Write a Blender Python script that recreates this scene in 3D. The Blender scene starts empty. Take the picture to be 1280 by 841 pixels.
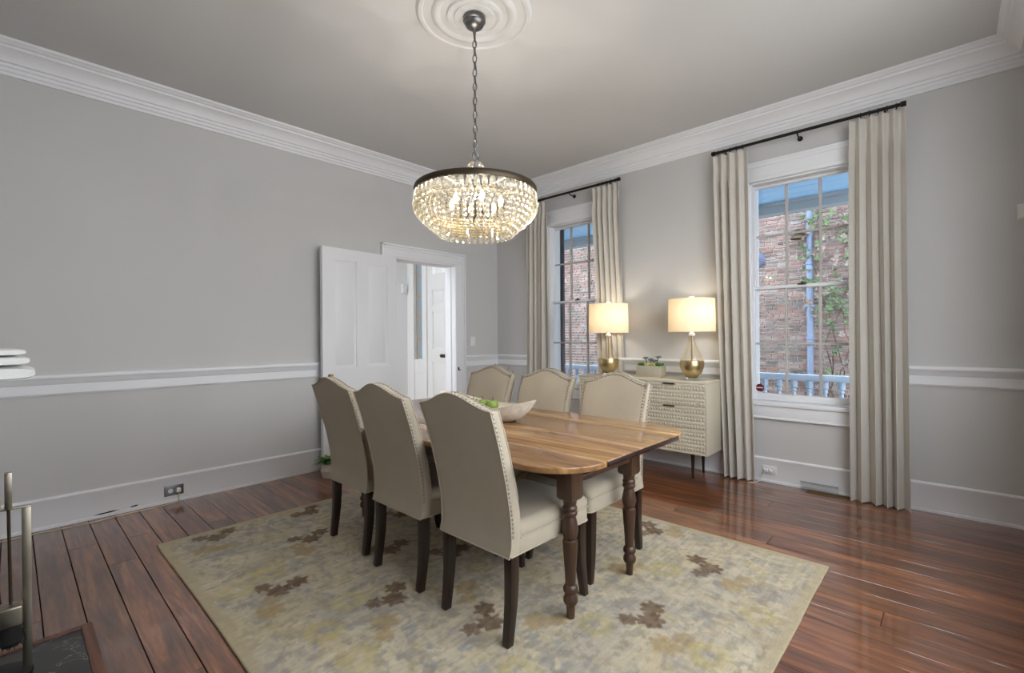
import bpy, bmesh, math, random
import numpy as np
from mathutils import Vector, Matrix
random.seed(7)
scene = bpy.context.scene
COL = scene.collection
PI = math.pi

# ------------------------------------------------------------------ camera
F_PX, YAW, ROLL, CAM_H = 589.735, 0.7541846, 0.008, 1.27
cam_data = bpy.data.cameras.new('camera')
cam_data.sensor_fit = 'HORIZONTAL'
cam_data.sensor_width = 36.0
cam_data.lens = 36.0 * F_PX / 1280.0
cam_data.clip_start = 0.02
cam = bpy.data.objects.new('camera', cam_data)
COL.objects.link(cam)
cam.matrix_world = (Matrix.Translation((0, 0, CAM_H)) @ Matrix.Rotation(YAW - PI / 2, 4, 'Z')
                    @ Matrix.Rotation(PI / 2, 4, 'X') @ Matrix.Rotation(-ROLL, 4, 'Z'))
scene.camera = cam

# ------------------------------------------------------------------ world, exposure
world = bpy.data.worlds.new('overcast_sky')
scene.world = world
world.use_nodes = True
bg = world.node_tree.nodes['Background']
bg.inputs['Color'].default_value = (0.91, 0.955, 1.0, 1)
bg.inputs['Strength'].default_value = 4.2
CHANDELIER_W = 3.6      # each of six bulbs
LAMP_W = 2.1           # each table lamp
vs = scene.view_settings
vs.view_transform = 'Standard'
vs.look = 'None'
vs.gamma = 1.0
vs.use_curve_mapping = False
vs.exposure = 0.56
scene.cycles.use_denoising = True
scene.cycles.max_bounces = 10
scene.cycles.diffuse_bounces = 6
scene.cycles.transparent_max_bounces = 24
scene.cycles.caustics_reflective = False
scene.cycles.caustics_refractive = False
scene.cycles.sample_clamp_indirect = 6.0

# ------------------------------------------------------------------ room numbers (metres)
YA = 4.472      # wall with the open door
XB = 4.479      # wall with the two windows
YE = -0.37      # wall behind the camera
XD = -0.62      # fireplace wall
H = 3.17

# ------------------------------------------------------------------ helpers
def lin(c):
    c = c / 255.0
    return c / 12.92 if c <= 0.04045 else ((c + 0.055) / 1.055) ** 2.4
def rgb(r, g, b): return (lin(r), lin(g), lin(b), 1.0)

class N:
    """tiny node helper"""
    def __init__(self, name):
        self.m = bpy.data.materials.new(name)
        self.m.use_nodes = True
        self.t = self.m.node_tree
        self.p = self.t.nodes['Principled BSDF']
        self.out = self.t.nodes['Material Output']
    def n(self, typ, **kw):
        nd = self.t.nodes.new(typ)
        for k, v in kw.items():
            if k in nd.inputs: nd.inputs[k].default_value = v
            else: setattr(nd, k, v)
        return nd
    def l(self, a, b): self.t.links.new(a, b)

def coords(q, scale, kind='pos', rnd=False):
    """texture vector: world position (or object space), stretched by scale"""
    if kind == 'pos':
        src = q.n('ShaderNodeNewGeometry').outputs['Position']
    else:
        src = q.n('ShaderNodeTexCoord').outputs['Object']
    mp = q.n('ShaderNodeMapping')
    mp.inputs['Scale'].default_value = scale
    q.l(src, mp.inputs['Vector'])
    if rnd:
        oi = q.n('ShaderNodeObjectInfo')
        mul = q.n('ShaderNodeVectorMath', operation='SCALE')
        mul.inputs[0].default_value = (37.0, 61.0, 13.0)
        q.l(oi.outputs['Random'], mul.inputs['Scale'])
        q.l(mul.outputs[0], mp.inputs['Location'])
    return mp.outputs['Vector']

def mix_col(q, fac, a, b, blend='MIX'):
    mx = q.n('ShaderNodeMix', data_type='RGBA', blend_type=blend)
    if isinstance(fac, (int, float)): mx.inputs[0].default_value = fac
    else: q.l(fac, mx.inputs[0])
    for i, v in ((6, a), (7, b)):
        if isinstance(v, tuple): mx.inputs[i].default_value = v
        else: q.l(v, mx.inputs[i])
    return mx.outputs[2]

def ramp(q, fac, stops):
    r = q.n('ShaderNodeValToRGB')
    els = r.color_ramp.elements
    while len(els) < len(stops): els.new(0.5)
    for e, (p, c) in zip(els, stops):
        e.position = p; e.color = c
    q.l(fac, r.inputs['Fac'])
    return r.outputs['Color']

def noise(q, vec, scale=5, detail=4, rough=0.55, dist=0.0):
    nd = q.n('ShaderNodeTexNoise')
    nd.inputs['Scale'].default_value = scale
    nd.inputs['Detail'].default_value = detail
    nd.inputs['Roughness'].default_value = rough
    nd.inputs['Distortion'].default_value = dist
    q.l(vec, nd.inputs['Vector'])
    return nd.outputs['Fac']

def bump(q, height, strength=0.2, dist=0.01):
    b = q.n('ShaderNodeBump')
    b.inputs['Strength'].default_value = strength
    b.inputs['Distance'].default_value = dist
    q.l(height, b.inputs['Height'])
    q.l(b.outputs['Normal'], q.p.inputs['Normal'])

def plain(name, col, rough=0.6, metal=0.0, var=0.06, vscale=9, bmp=0.05, kind='obj', spec=0.5):
    q = N(name)
    v = coords(q, (1, 1, 1), kind)
    f = noise(q, v, vscale, 3)
    dark = tuple(c * (1 - var * 1.6) for c in col[:3]) + (1,)
    lite = tuple(min(1, c * (1 + var)) for c in col[:3]) + (1,)
    q.l(mix_col(q, f, dark, lite), q.p.inputs['Base Color'])
    q.p.inputs['Roughness'].default_value = rough
    q.p.inputs['Metallic'].default_value = metal
    q.p.inputs['Specular IOR Level'].default_value = spec
    if bmp:
        bump(q, noise(q, v, vscale * 14, 3), bmp, 0.004)
    return q.m

def wood(name, dark, mid, light, axis, rough=0.35, scale=1.0, rnd=False, coat=0.0, kind='pos', spec=0.5, fine=0.35, coat_rough=0.12):
    """grain running along axis ('x','y','z')"""
    q = N(name)
    s = {'x': (0.7, 9, 9), 'y': (9, 0.7, 9), 'z': (9, 9, 0.7)}[axis]
    s = tuple(k * scale for k in s)
    v = coords(q, s, kind, rnd)
    f1 = noise(q, v, 1.2, 5, 0.6, 1.4)
    base = ramp(q, f1, [(0.28, dark), (0.5, mid), (0.72, light)])
    v2 = coords(q, tuple(k * 7 for k in s), kind, rnd)
    f2 = noise(q, v2, 1.0, 3, 0.7, 0.3)
    g = ramp(q, f2, [(0.35, (0.45, 0.42, 0.4, 1)), (0.62, (1, 1, 1, 1))])
    c = mix_col(q, fine, base, g, 'MULTIPLY')
    if rnd:
        oi = q.n('ShaderNodeObjectInfo')
        hs = q.n('ShaderNodeHueSaturation')
        mr = q.n('ShaderNodeMapRange')
        mr.inputs['To Min'].default_value = 0.72
        mr.inputs['To Max'].default_value = 1.35
        q.l(oi.outputs['Random'], mr.inputs['Value'])
        q.l(mr.outputs[0], hs.inputs['Value'])
        q.l(c, hs.inputs['Color'])
        c = hs.outputs['Color']
    q.l(c, q.p.inputs['Base Color'])
    q.p.inputs['Roughness'].default_value = rough
    q.p.inputs['Specular IOR Level'].default_value = spec
    q.p.inputs['Coat Weight'].default_value = coat
    q.p.inputs['Coat Roughness'].default_value = coat_rough
    q.p.inputs['Coat IOR'].default_value = 1.75 if rnd else 1.5
    bump(q, f2, 0.08, 0.003)
    return q.m

def clear(name, tint, gloss=0.12, rough=0.02, trans=0.0, tcol=None, fres=0.8):
    """see-through material: transparency, a fresnel-like gloss and optional translucency"""
    q = N(name)
    tr = q.n('ShaderNodeBsdfTransparent'); tr.inputs['Color'].default_value = tint
    gl = q.n('ShaderNodeBsdfGlossy'); gl.inputs['Roughness'].default_value = rough
    gl.inputs['Color'].default_value = (1, 1, 1, 1)
    lw = q.n('ShaderNodeLayerWeight'); lw.inputs['Blend'].default_value = 0.35
    mm = q.n('ShaderNodeMath', operation='MULTIPLY_ADD')
    q.l(lw.outputs['Fresnel'], mm.inputs[0]); mm.inputs[1].default_value = fres; mm.inputs[2].default_value = gloss
    mm.use_clamp = True
    mx = q.n('ShaderNodeMixShader')
    q.l(mm.outputs[0], mx.inputs[0]); q.l(tr.outputs[0], mx.inputs[1]); q.l(gl.outputs[0], mx.inputs[2])
    last = mx
    if trans:
        tl = q.n('ShaderNodeBsdfTranslucent'); tl.inputs['Color'].default_value = tcol or (1, 1, 1, 1)
        m2 = q.n('ShaderNodeMixShader'); m2.inputs[0].default_value = trans
        q.l(mx.outputs[0], m2.inputs[1]); q.l(tl.outputs[0], m2.inputs[2])
        last = m2
    q.l(last.outputs[0], q.out.inputs['Surface'])
    return q.m

class MB:
    def __init__(self): self.v = []; self.f = []
    def add(self, vs, fs):
        o = len(self.v)
        self.v += [tuple(p) for p in vs]
        self.f += [tuple(i + o for i in f) for f in fs]
        return self
    def box(self, x0, x1, y0, y1, z0, z1):
        vs = [(x, y, z) for z in (z0, z1) for y in (y0, y1) for x in (x0, x1)]
        return self.add(vs, [(0, 2, 3, 1), (4, 5, 7, 6), (0, 1, 5, 4), (2, 6, 7, 3), (0, 4, 6, 2), (1, 3, 7, 5)])
    def loft(self, rings, closed=True, caps=True):
        """rings of equal length joined into a skin"""
        n = len(rings[0]); vs = [p for r in rings for p in r]; fs = []
        for i in range(len(rings) - 1):
            for j in range(n if closed else n - 1):
                k = (j + 1) % n
                fs.append((i * n + j, i * n + k, (i + 1) * n + k, (i + 1) * n + j))
        if caps:
            fs.append(tuple(range(n - 1, -1, -1)))
            fs.append(tuple((len(rings) - 1) * n + j for j in range(n)))
        return self.add(vs, fs)
    def lathe(self, prof, cx=0, cy=0, cz=0, seg=24, caps=True):
        rings = [[(cx + r * math.cos(2 * PI * j / seg), cy + r * math.sin(2 * PI * j / seg), cz + z) for j in range(seg)] for r, z in prof]
        return self.loft(rings, True, caps)
    def tube(self, pts, r, seg=8, caps=True, closed=False):
        pts = [Vector(p) for p in pts]
        rs = r if isinstance(r, (list, tuple)) else [r] * len(pts)
        rings = []; up = Vector((0, 0, 1)); n = len(pts)
        prev = None
        for i, p in enumerate(pts):
            if closed: d = pts[(i + 1) % n] - pts[i - 1]
            else: d = pts[min(i + 1, n - 1)] - pts[max(i - 1, 0)]
            d.normalize()
            if prev is None:
                a = d.cross(up)
                if a.length < 1e-3: a = d.cross(Vector((1, 0, 0)))
            else:
                a = prev - d * prev.dot(d)
            a.normalize(); prev = a
            b = d.cross(a)
            rings.append([p + (a * math.cos(2 * PI * j / seg) + b * math.sin(2 * PI * j / seg)) * rs[i] for j in range(seg)])
        if closed: rings.append(rings[0])
        return self.loft(rings, True, caps and not closed)
    def extrude(self, prof, path):
        """prof (d,z) swept along straight path ((x0,y0),(x1,y1)), d measured to the left-hand inward normal"""
        (x0, y0), (x1, y1), (nx, ny) = path
        rings = [[(x + nx * d, y + ny * d, z) for d, z in prof] for x, y in ((x0, y0), (x1, y1))]
        return self.loft(rings)
    def sphere(self, c, r, seg=10, rings=6):
        rx, ry, rz = r if isinstance(r, tuple) else (r, r, r)
        rr = []
        for i in range(rings + 1):
            t = PI * i / rings; s = max(math.sin(t), 0.02)
            rr.append([(c[0] + rx * s * math.cos(2 * PI * j / seg), c[1] + ry * s * math.sin(2 * PI * j / seg), c[2] - rz * math.cos(t)) for j in range(seg)])
        return self.loft(rr)
    def mesh(self, name, mat, bevel=0, seg=2, smooth=None):
        me = bpy.data.meshes.new(name)
        me.from_pydata(self.v, [], self.f)
        bm = bmesh.new(); bm.from_mesh(me)
        bmesh.ops.recalc_face_normals(bm, faces=bm.faces)
        if bevel:
            es = [e for e in bm.edges if len(e.link_faces) == 2 and e.calc_face_angle(0) > 0.6]
            bmesh.ops.bevel(bm, geom=es, offset=bevel, segments=seg, profile=0.5, affect='EDGES', clamp_overlap=True)
        bm.to_mesh(me); bm.free()
        if smooth is None: smooth = True
        if smooth:
            me.polygons.foreach_set('use_smooth', [True] * len(me.polygons))
            me.set_sharp_from_angle(angle=math.radians(38))
        me.materials.append(mat)
        return me
    def build(self, name, mat, parent=None, bevel=0, seg=2, smooth=None):
        return link(name, self.mesh(name, mat, bevel, seg, smooth), parent)

def link(name, data, parent=None, loc=None, rot=None, scale=None):
    o = bpy.data.objects.new(name, data)
    COL.objects.link(o)
    o.parent = parent
    if loc: o.location = loc
    if rot: o.rotation_euler = rot
    if scale: o.scale = scale
    return o
def tag(o, label, cat, group=None):
    o['label'] = label; o['category'] = cat
    if group: o['group'] = group
    return o
def thing(name, label, cat, loc=(0, 0, 0), rz=0, group=None):
    o = link(name, None, None, loc, (0, 0, rz))
    o.empty_display_size = 0.1
    return tag(o, label, cat, group)
def struct(o, label=None, cat=None):
    o['kind'] = 'structure'
    if label: o['label'] = label
    if cat: o['category'] = cat
    return o
def copy_tree(o, parent=None):
    c = o.copy(); COL.objects.link(c); c.parent = parent
    for ch in list(o.children): copy_tree(ch, c)
    return c

# ------------------------------------------------------------------ materials
M = {}
M['wall'] = plain('wall_paint', rgb(200, 199, 198), 0.75, var=0.02, vscale=1.6, bmp=0.06, kind='pos', spec=0.3)
M['trim'] = plain('trim_paint', rgb(230, 231, 234), 0.45, var=0.015, vscale=4, bmp=0.03, kind='pos')
M['ceiling'] = plain('ceiling_paint', rgb(206, 206, 206), 0.8, var=0.02, vscale=1.5, bmp=0.05, kind='pos', spec=0.2)
M['hall'] = plain('hall_paint', rgb(226, 226, 225), 0.6, var=0.015, vscale=2, bmp=0.03, kind='pos')
M['plank'] = wood('heart_pine_floor', rgb(66, 38, 24), rgb(124, 74, 46), rgb(168, 108, 66), 'y', 0.30, 1.2, rnd=True, coat=0.9, spec=0.4, fine=0.6, coat_rough=0.06)
M['subfloor'] = plain('subfloor_dark', rgb(18, 13, 10), 0.9, kind='pos')
M['table'] = wood('pine_tabletop', rgb(96, 64, 38), rgb(146, 106, 66), rgb(192, 154, 106), 'y', 0.26, 0.65, coat=0.5, fine=0.45)
M['tableleg'] = wood('stained_table_leg', rgb(42, 27, 18), rgb(76, 52, 36), rgb(106, 78, 58), 'z', 0.42, 0.6, coat=0.1)
M['edge'] = wood('dark_table_edge', rgb(26, 15, 14), rgb(44, 27, 24), rgb(60, 40, 36), 'y', 0.25, 0.6, coat=0.4)
M['chairleg'] = wood('espresso_chair_leg', rgb(20, 11, 8), rgb(34, 19, 13), rgb(52, 32, 23), 'z', 0.35, 0.8, coat=0.2)
M['bowlwood'] = wood('pale_carved_wood', rgb(190, 184, 168), rgb(212, 206, 192), rgb(226, 222, 210), 'y', 0.6, 0.6)
M['paleoak'] = wood('pale_wood', rgb(190, 164, 120), rgb(216, 194, 152), rgb(232, 214, 178), 'y', 0.55, 0.7)

def fabric(name, col, var=0.07, weave=900, rough=0.9):
    q = N(name)
    v = coords(q, (1, 1, 1), 'obj')
    f = noise(q, v, 6, 4)
    d = tuple(c * (1 - var * 1.5) for c in col[:3]) + (1,)
    l_ = tuple(c * (1 + var) for c in col[:3]) + (1,)
    c = mix_col(q, f, d, l_)
    w1 = noise(q, coords(q, (weave, weave, 60), 'obj'), 1, 2)
    w2 = noise(q, coords(q, (60, 60, weave), 'obj'), 1, 2)
    w = mix_col(q, 0.5, w1, w2)
    wr = ramp(q, w, [(0.3, (0.8, 0.8, 0.8, 1)), (0.7, (1, 1, 1, 1))])
    q.l(mix_col(q, 0.6, c, wr, 'MULTIPLY'), q.p.inputs['Base Color'])
    q.p.inputs['Roughness'].default_value = rough
    q.p.inputs['Sheen Weight'].default_value = 0.15
    bump(q, w, 0.12, 0.001)
    return q.m
M['linen'] = fabric('taupe_linen', rgb(176, 165, 146))
M['curtain'] = fabric('cream_curtain_cloth', rgb(206, 201, 192), var=0.04)
M['towel'] = fabric('white_towel', rgb(232, 232, 230), weave=400)
M['shade'] = None
M['brassnail'] = plain('pewter_nailhead', rgb(158, 150, 140), 0.28, 0.85, bmp=0)
M['gold'] = plain('gold_leaf', rgb(218, 198, 152), 0.30, 1.0, var=0.12, vscale=14, bmp=0.12)
M['brass'] = plain('aged_brass', rgb(168, 136, 76), 0.35, 1.0, bmp=0.02)
M['bronze'] = plain('dark_bronze', rgb(70, 60, 46), 0.45, 0.7, var=0.12, bmp=0.04)
M['iron'] = plain('black_iron', rgb(20, 20, 22), 0.5, 0.4, bmp=0.05)
M['steel'] = plain('brushed_steel', rgb(150, 142, 128), 0.38, 1.0, var=0.1, vscale=20, bmp=0.05)
M['pewter'] = plain('pewter_chain', rgb(120, 120, 120), 0.35, 1.0, bmp=0.02)
M['plate'] = plain('white_plastic', rgb(228, 228, 226), 0.4, bmp=0)
M['darkplate'] = plain('steel_outlet_plate', rgb(120, 122, 124), 0.35, 0.9, bmp=0)
M['black'] = plain('black_plastic', rgb(16, 16, 17), 0.4, bmp=0)
M['bristle'] = plain('black_bristle', rgb(14, 12, 12), 0.8, var=0.3, vscale=60, bmp=0.4)
M['sideboard'] = plain('champagne_lacquer', rgb(206, 198, 178), 0.45, var=0.03, vscale=6, bmp=0.02)
M['concrete'] = plain('concrete', rgb(176, 168, 152), 0.85, var=0.1, vscale=18, bmp=0.25)
M['apple'] = plain('green_apple_skin', rgb(118, 142, 62), 0.35, var=0.12, vscale=14, bmp=0.02)
M['stem'] = plain('twig_brown', rgb(58, 40, 26), 0.7)
M['leafgreen'] = plain('green_leaf', rgb(74, 120, 44), 0.4, var=0.25, vscale=16, bmp=0.05)
M['succulent'] = plain('blue_grey_succulent', rgb(118, 134, 140), 0.55, var=0.15, vscale=20)
M['palegreen'] = plain('pale_green_succulent', rgb(186, 190, 132), 0.5, var=0.2, vscale=20)
M['pot'] = plain('white_ceramic_pot', rgb(224, 220, 206), 0.45, bmp=0.02)
M['crystal'] = clear('crystal_glass', (0.90, 0.885, 0.82, 1), 0.10, 0.10, 0.035, (1.0, 0.93, 0.78, 1))
M['glass'] = clear('window_glass', (0.97, 0.985, 0.98, 1), 0.015, 0.01)
M['sideglass'] = clear('sidelight_glass', (0.86, 0.92, 0.93, 1), 0.02, 0.02, 0.6, (0.74, 0.80, 0.80, 1))
M['lampglass'] = clear('amber_glass', (0.97, 0.95, 0.90, 1), 0.02, 0.03, fres=0.3)
M['acrylic'] = clear('clear_acrylic', (0.97, 0.975, 0.98, 1), 0.06, 0.03, fres=0.5)
M['plaster'] = plain('ceiling_rose_plaster', rgb(206, 206, 206), 0.8, var=0.02, bmp=0.03)
M['hearth'] = None

def emit(name, col, strength):
    q = N(name)
    q.p.inputs['Base Color'].default_value = col
    q.p.inputs['Emission Color'].default_value = col
    q.p.inputs['Emission Strength'].default_value = strength
    return q.m
M['bulb'] = emit('lit_bulb', (1, 0.86, 0.62, 1), 1.3)

def shade_mat():
    q = N('linen_lampshade')
    v = coords(q, (300, 300, 300), 'obj')
    f = noise(q, v, 1, 2)
    c = mix_col(q, f, rgb(246, 236, 216), rgb(254, 247, 232))
    d = q.n('ShaderNodeBsdfDiffuse'); t = q.n('ShaderNodeBsdfTranslucent')
    q.l(c, d.inputs['Color']); q.l(c, t.inputs['Color'])
    mx = q.n('ShaderNodeMixShader'); mx.inputs[0].default_value = 0.5
    q.l(d.outputs[0], mx.inputs[1]); q.l(t.outputs[0], mx.inputs[2])
    q.l(mx.outputs[0], q.out.inputs['Surface'])
    return q.m
M['shade'] = shade_mat()

def hearth_mat():
    q = N('black_marble')
    v = coords(q, (1, 1, 1))
    f = noise(q, v, 3.2, 5, 0.55, 2.2)
    c = ramp(q, f, [(0.560, rgb(24, 25, 24)), (0.566, rgb(180, 180, 170)), (0.571, rgb(30, 31, 30)), (0.8, rgb(44, 46, 44))])
    q.l(c, q.p.inputs['Base Color'])
    q.p.inputs['Roughness'].default_value = 0.3
    return q.m
M['hearth'] = hearth_mat()

def brick_mat():
    q = N('old_brick')
    v = coords(q, (1, 1, 1), 'pos')
    cell = q.n('ShaderNodeTexWhiteNoise')
    # each brick its own tone: snapped world position
    sn = q.n('ShaderNodeVectorMath', operation='SNAP')
    sn.inputs[1].default_value = (1.0, 0.215, 0.072)
    q.l(v, sn.inputs[0]); q.l(sn.outputs[0], cell.inputs['Vector'])
    c = ramp(q, cell.outputs['Value'], [(0.0, rgb(88, 78, 76)), (0.35, rgb(138, 106, 100)), (0.6, rgb(106, 102, 100)), (0.85, rgb(150, 124, 118)), (1.0, rgb(146, 138, 138))])
    big = ramp(q, noise(q, v, 1.1, 4), [(0.35, (0.72, 0.78, 0.78, 1)), (0.65, (1.05, 1, 1, 1))])
    c2 = mix_col(q, 0.8, c, big, 'MULTIPLY')
    spots = ramp(q, noise(q, v, 26, 3), [(0.4, (0.75, 0.75, 0.75, 1)), (0.6, (1, 1, 1, 1))])
    q.l(mix_col(q, 0.7, c2, spots, 'MULTIPLY'), q.p.inputs['Base Color'])
    q.p.inputs['Roughness'].default_value = 0.9
    return q.m
M['brick'] = brick_mat()
M['mortar'] = plain('lime_mortar', rgb(214, 216, 220), 0.95, var=0.12, vscale=7, kind='pos', bmp=0.2)
M['porchblue'] = plain('blue_porch_ceiling_paint', rgb(136, 190, 236), 0.6, var=0.04, kind='pos', vscale=2)
M['porchbeam'] = plain('grey_beam_paint', rgb(146, 158, 166), 0.7, kind='pos')
M['porchrail'] = plain('porch_rail_paint', rgb(176, 192, 212), 0.6, kind='pos')
M['pipe'] = plain('blue_grey_downspout', rgb(104, 122, 152), 0.6, kind='pos', var=0.1)
M['ironblue'] = plain('blue_iron_plate', rgb(72, 82, 112), 0.6, kind='pos')
M['ground'] = plain('alley_ground', rgb(196, 192, 186), 0.95, kind='pos', vscale=3, var=0.15)  # out of view; made pale to bounce sky light up to the ceiling
M['ivy'] = plain('ivy_leaf', rgb(76, 100, 66), 0.5, var=0.35, vscale=2, kind='pos')
M['ivydry'] = plain('dry_ivy_leaf', rgb(122, 112, 108), 0.7, var=0.3, vscale=3, kind='pos')
M['navy'] = plain('navy_shutter_paint', rgb(44, 50, 74), 0.5, kind='pos')
M['porchdeck'] = plain('porch_deck_paint', rgb(130, 136, 140), 0.7, kind='pos')

# ================================================================== THE SETTING
# ---- floor: dark base with one child per plank
fb = MB().box(XD, XB + 0.1, YE - 0.1, YA + 2.3, -0.06, -0.022)
floor = struct(fb.build('floor', M['subfloor']))
PW = 0.1385
x = XD
rr = random.Random(3)
row = 0
xs0 = 0.232 - PW * 7
while True:
    a = xs0 + row * PW
    row += 1
    if a < XD - 0.01: continue
    if a + PW > XB + 0.02: b = XB
    else: b = a + PW
    if a >= XB - 0.02: break
    cuts = [YE]
    if rr.random() < 0.75: cuts.append(rr.uniform(0.2, 2.2))
    if rr.random() < 0.6: cuts.append(rr.uniform(2.6, 4.0))
    cuts.append(YA)
    for y0, y1 in zip(cuts[:-1], cuts[1:]):
        g = 0.0012 if a > 1.0 else 0.0019
        dz = rr.uniform(-0.0008, 0.0)
        MB().box(a + g, b - g, y0 + 0.001, y1 - 0.001, -0.022, dz).build('plank', M['plank'], floor, bevel=0.0012, seg=1)
# hall floor
for k in range(13):
    a = 1.9 + k * 0.2
    MB().box(a + 0.002, a + 0.198, YA + 0.002, YA + 2.25, -0.022, -0.001).build('plank', M['plank'], floor, bevel=0.0012, seg=1)

# ---- ceiling
cm = MB().box(XD - 0.2, XB + 0.22, YE - 0.2, YA + 0.3, H, H + 0.12)      # gap left in the hall ceiling, added so sky light brightens the hall
cm.box(XD, 2.5, YA + 0.3, YA + 2.4, H, H + 0.12).box(3.4, XB + 0.3, YA + 0.3, YA + 2.4, H, H + 0.12).box(2.5, 3.4, YA + 1.15, YA + 2.4, H, H + 0.12)
struct(cm.build('ceiling', M['ceiling'], smooth=False))

# ---- walls
W1 = (0.535, 1.317)      # window openings in y
W2 = (2.805, 3.585)
WZ0, WZ1 = 0.70, 2.60
wb = MB()
TB = 0.20
def wall_seg(m, y0, y1, z0, z1): m.box(XB, XB + TB, y0, y1, z0, z1)
wall_seg(wb, YE - 0.2, W1[0], 0, H)
wall_seg(wb, W1[1], W2[0], 0, H)
wall_seg(wb, W2[1], YA + 0.15, 0, H)
for w in (W1, W2):
    wall_seg(wb, w[0], w[1], 0, WZ0 - 0.02); wall_seg(wb, w[0], w[1], WZ1, H)
struct(wb.build('wall_right', M['wall'], smooth=False))
DX0, DX1, DZ = 2.868, 3.728, 2.150
TA = 0.15
wa = MB()
wa.box(XD - 0.2, DX0 - 0.02, YA, YA + TA, 0, H)
wa.box(DX1 + 0.02, XB, YA, YA + TA, 0, H)
wa.box(DX0 - 0.02, DX1 + 0.02, YA, YA + TA, DZ + 0.0005, H)
struct(wa.build('wall_left', M['wall'], smooth=False))
# fireplace wall with chimney breast
wd = MB().box(XD - 0.2, XD, YE - 0.2, YA, 0, H)
struct(wd.build('wall_rear', M['wall'], smooth=False))
# wall behind the camera, unseen, with an added opening that lets sky light in
we = MB()
EX0, EX1, EZ0, EZ1 = 0.40, 3.40, 0.80, 3.05      # made-up opening, sized to light the room
we.box(EX1, XB, YE - 0.2, YE, 0, H)
we.box(XD, EX0, YE - 0.2, YE, 0, H)
we.box(EX0, EX1, YE - 0.2, YE, EZ1, H)
we.box(EX0, EX1, YE - 0.2, YE, 0, EZ0)
struct(we.build('wall_front', M['wall'], smooth=False))

# ---- crown, chair rail, baseboard
CROWN = [(0, 2.985), (0.014, 2.985), (0.016, 3.004), (0.026, 3.010), (0.028, 3.030), (0.040, 3.034), (0.044, 3.052),
         (0.058, 3.056), (0.066, 3.078), (0.082, 3.100), (0.104, 3.116), (0.122, 3.122), (0.124, 3.136), (0.142, 3.140), (0.150, 3.150),
         (0.166, 3.154), (0.168, 3.1695), (0, 3.1695)]
RAIL = [(0, 0.893), (0.010, 0.893), (0.014, 0.903), (0.018, 0.906), (0.018, 0.968), (0.024, 0.974), (0.028, 0.990), (0.034, 0.998),
        (0.036, 1.006), (0.050, 1.008), (0.054, 1.016), (0.054, 1.028), (0.048, 1.036), (0, 1.036)]
BASE = [(0, 0.0005), (0.022, 0.0005), (0.020, 0.018), (0.016, 0.022), (0.016, 0.186), (0.019, 0.190), (0.019, 0.200), (0.012, 0.208), (0, 0.210)]
A_N, B_N, E_N, D_N = (0, -1), (-1, 0), (0, 1), (1, 0)
tn = 0
def trim(prof, paths, nm=None):
    global tn
    m = MB()
    for p in paths: m.extrude(prof, p)
    if nm is None:
        tn += 1; nm = 'trim_%d' % tn
    return struct(m.build(nm, M['trim']))
CAS_A = (2.713, 3.885)
C1 = (0.437, 1.413); C2 = (2.708, 3.682)
trim(CROWN, [((XD, YA), (XB, YA), A_N)])
trim(CROWN, [((XB, YE), (XB, YA), B_N)])
trim(CROWN, [((XD, YE), (XB, YE), E_N)])
trim(CROWN, [((XD, YE), (XD, YA), D_N)])
trim(RAIL, [((XD, YA), (CAS_A[0], YA), A_N), ((CAS_A[1], YA), (XB, YA), A_N)])
trim(RAIL, [((XB, YE), (XB, C1[0]), B_N), ((XB, C1[1]), (XB, C2[0]), B_N), ((XB, C2[1]), (XB, YA), B_N)])
trim(BASE, [((XD, YA), (CAS_A[0], YA), A_N), ((CAS_A[1], YA), (XB, YA), A_N)], 'baseboard_left')
trim(BASE, [((XB, YE), (XB, YA), B_N)], 'baseboard_right')

# ---- ceiling rose
rose = MB()
prof = [(0.002, 0.0), (0.09, -0.018), (0.115, -0.018), (0.120, -0.010), (0.135, -0.010), (0.142, -0.018), (0.158, -0.018), (0.165, -0.006),
        (0.200, -0.006), (0.206, -0.014), (0.226, -0.020), (0.246, -0.014), (0.252, -0.006), (0.300, -0.006), (0.308, -0.014),
        (0.326, -0.014), (0.338, -0.004), (0.341, 0.0)]
rose.lathe([(r, z) for r, z in prof], 1.89, 2.06, H - 0.0005, 64, caps=False)
struct(rose.build('trim_7', M['plaster']))

# ---- doorway casing in the left wall
cas = MB()
cw = 0.150
yc = YA - 0.028
cas.box(CAS_A[0], DX0 - 0.004, yc, YA, 0.001, DZ + 0.0)
cas.box(DX1 + 0.004, CAS_A[1], yc, YA, 0.001, DZ + 0.0)
cas.box(CAS_A[0], CAS_A[1], yc, YA, DZ, DZ + 0.135)
cas.box(CAS_A[0] + 0.0, CAS_A[0] + 0.022, yc - 0.014, yc, 0.001, DZ + 0.135)
cas.box(CAS_A[1] - 0.022, CAS_A[1], yc - 0.014, yc, 0.001, DZ + 0.135)
cas.box(CAS_A[0], CAS_A[1], yc - 0.014, yc, DZ + 0.113, DZ + 0.135)
cas.box(CAS_A[0] + 0.03, CAS_A[1] - 0.03, yc - 0.007, yc, DZ + 0.085, DZ + 0.105)
cas.box(DX1 + 0.105, DX1 + 0.125, yc - 0.007, yc, 0.001, DZ + 0.085)
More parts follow.
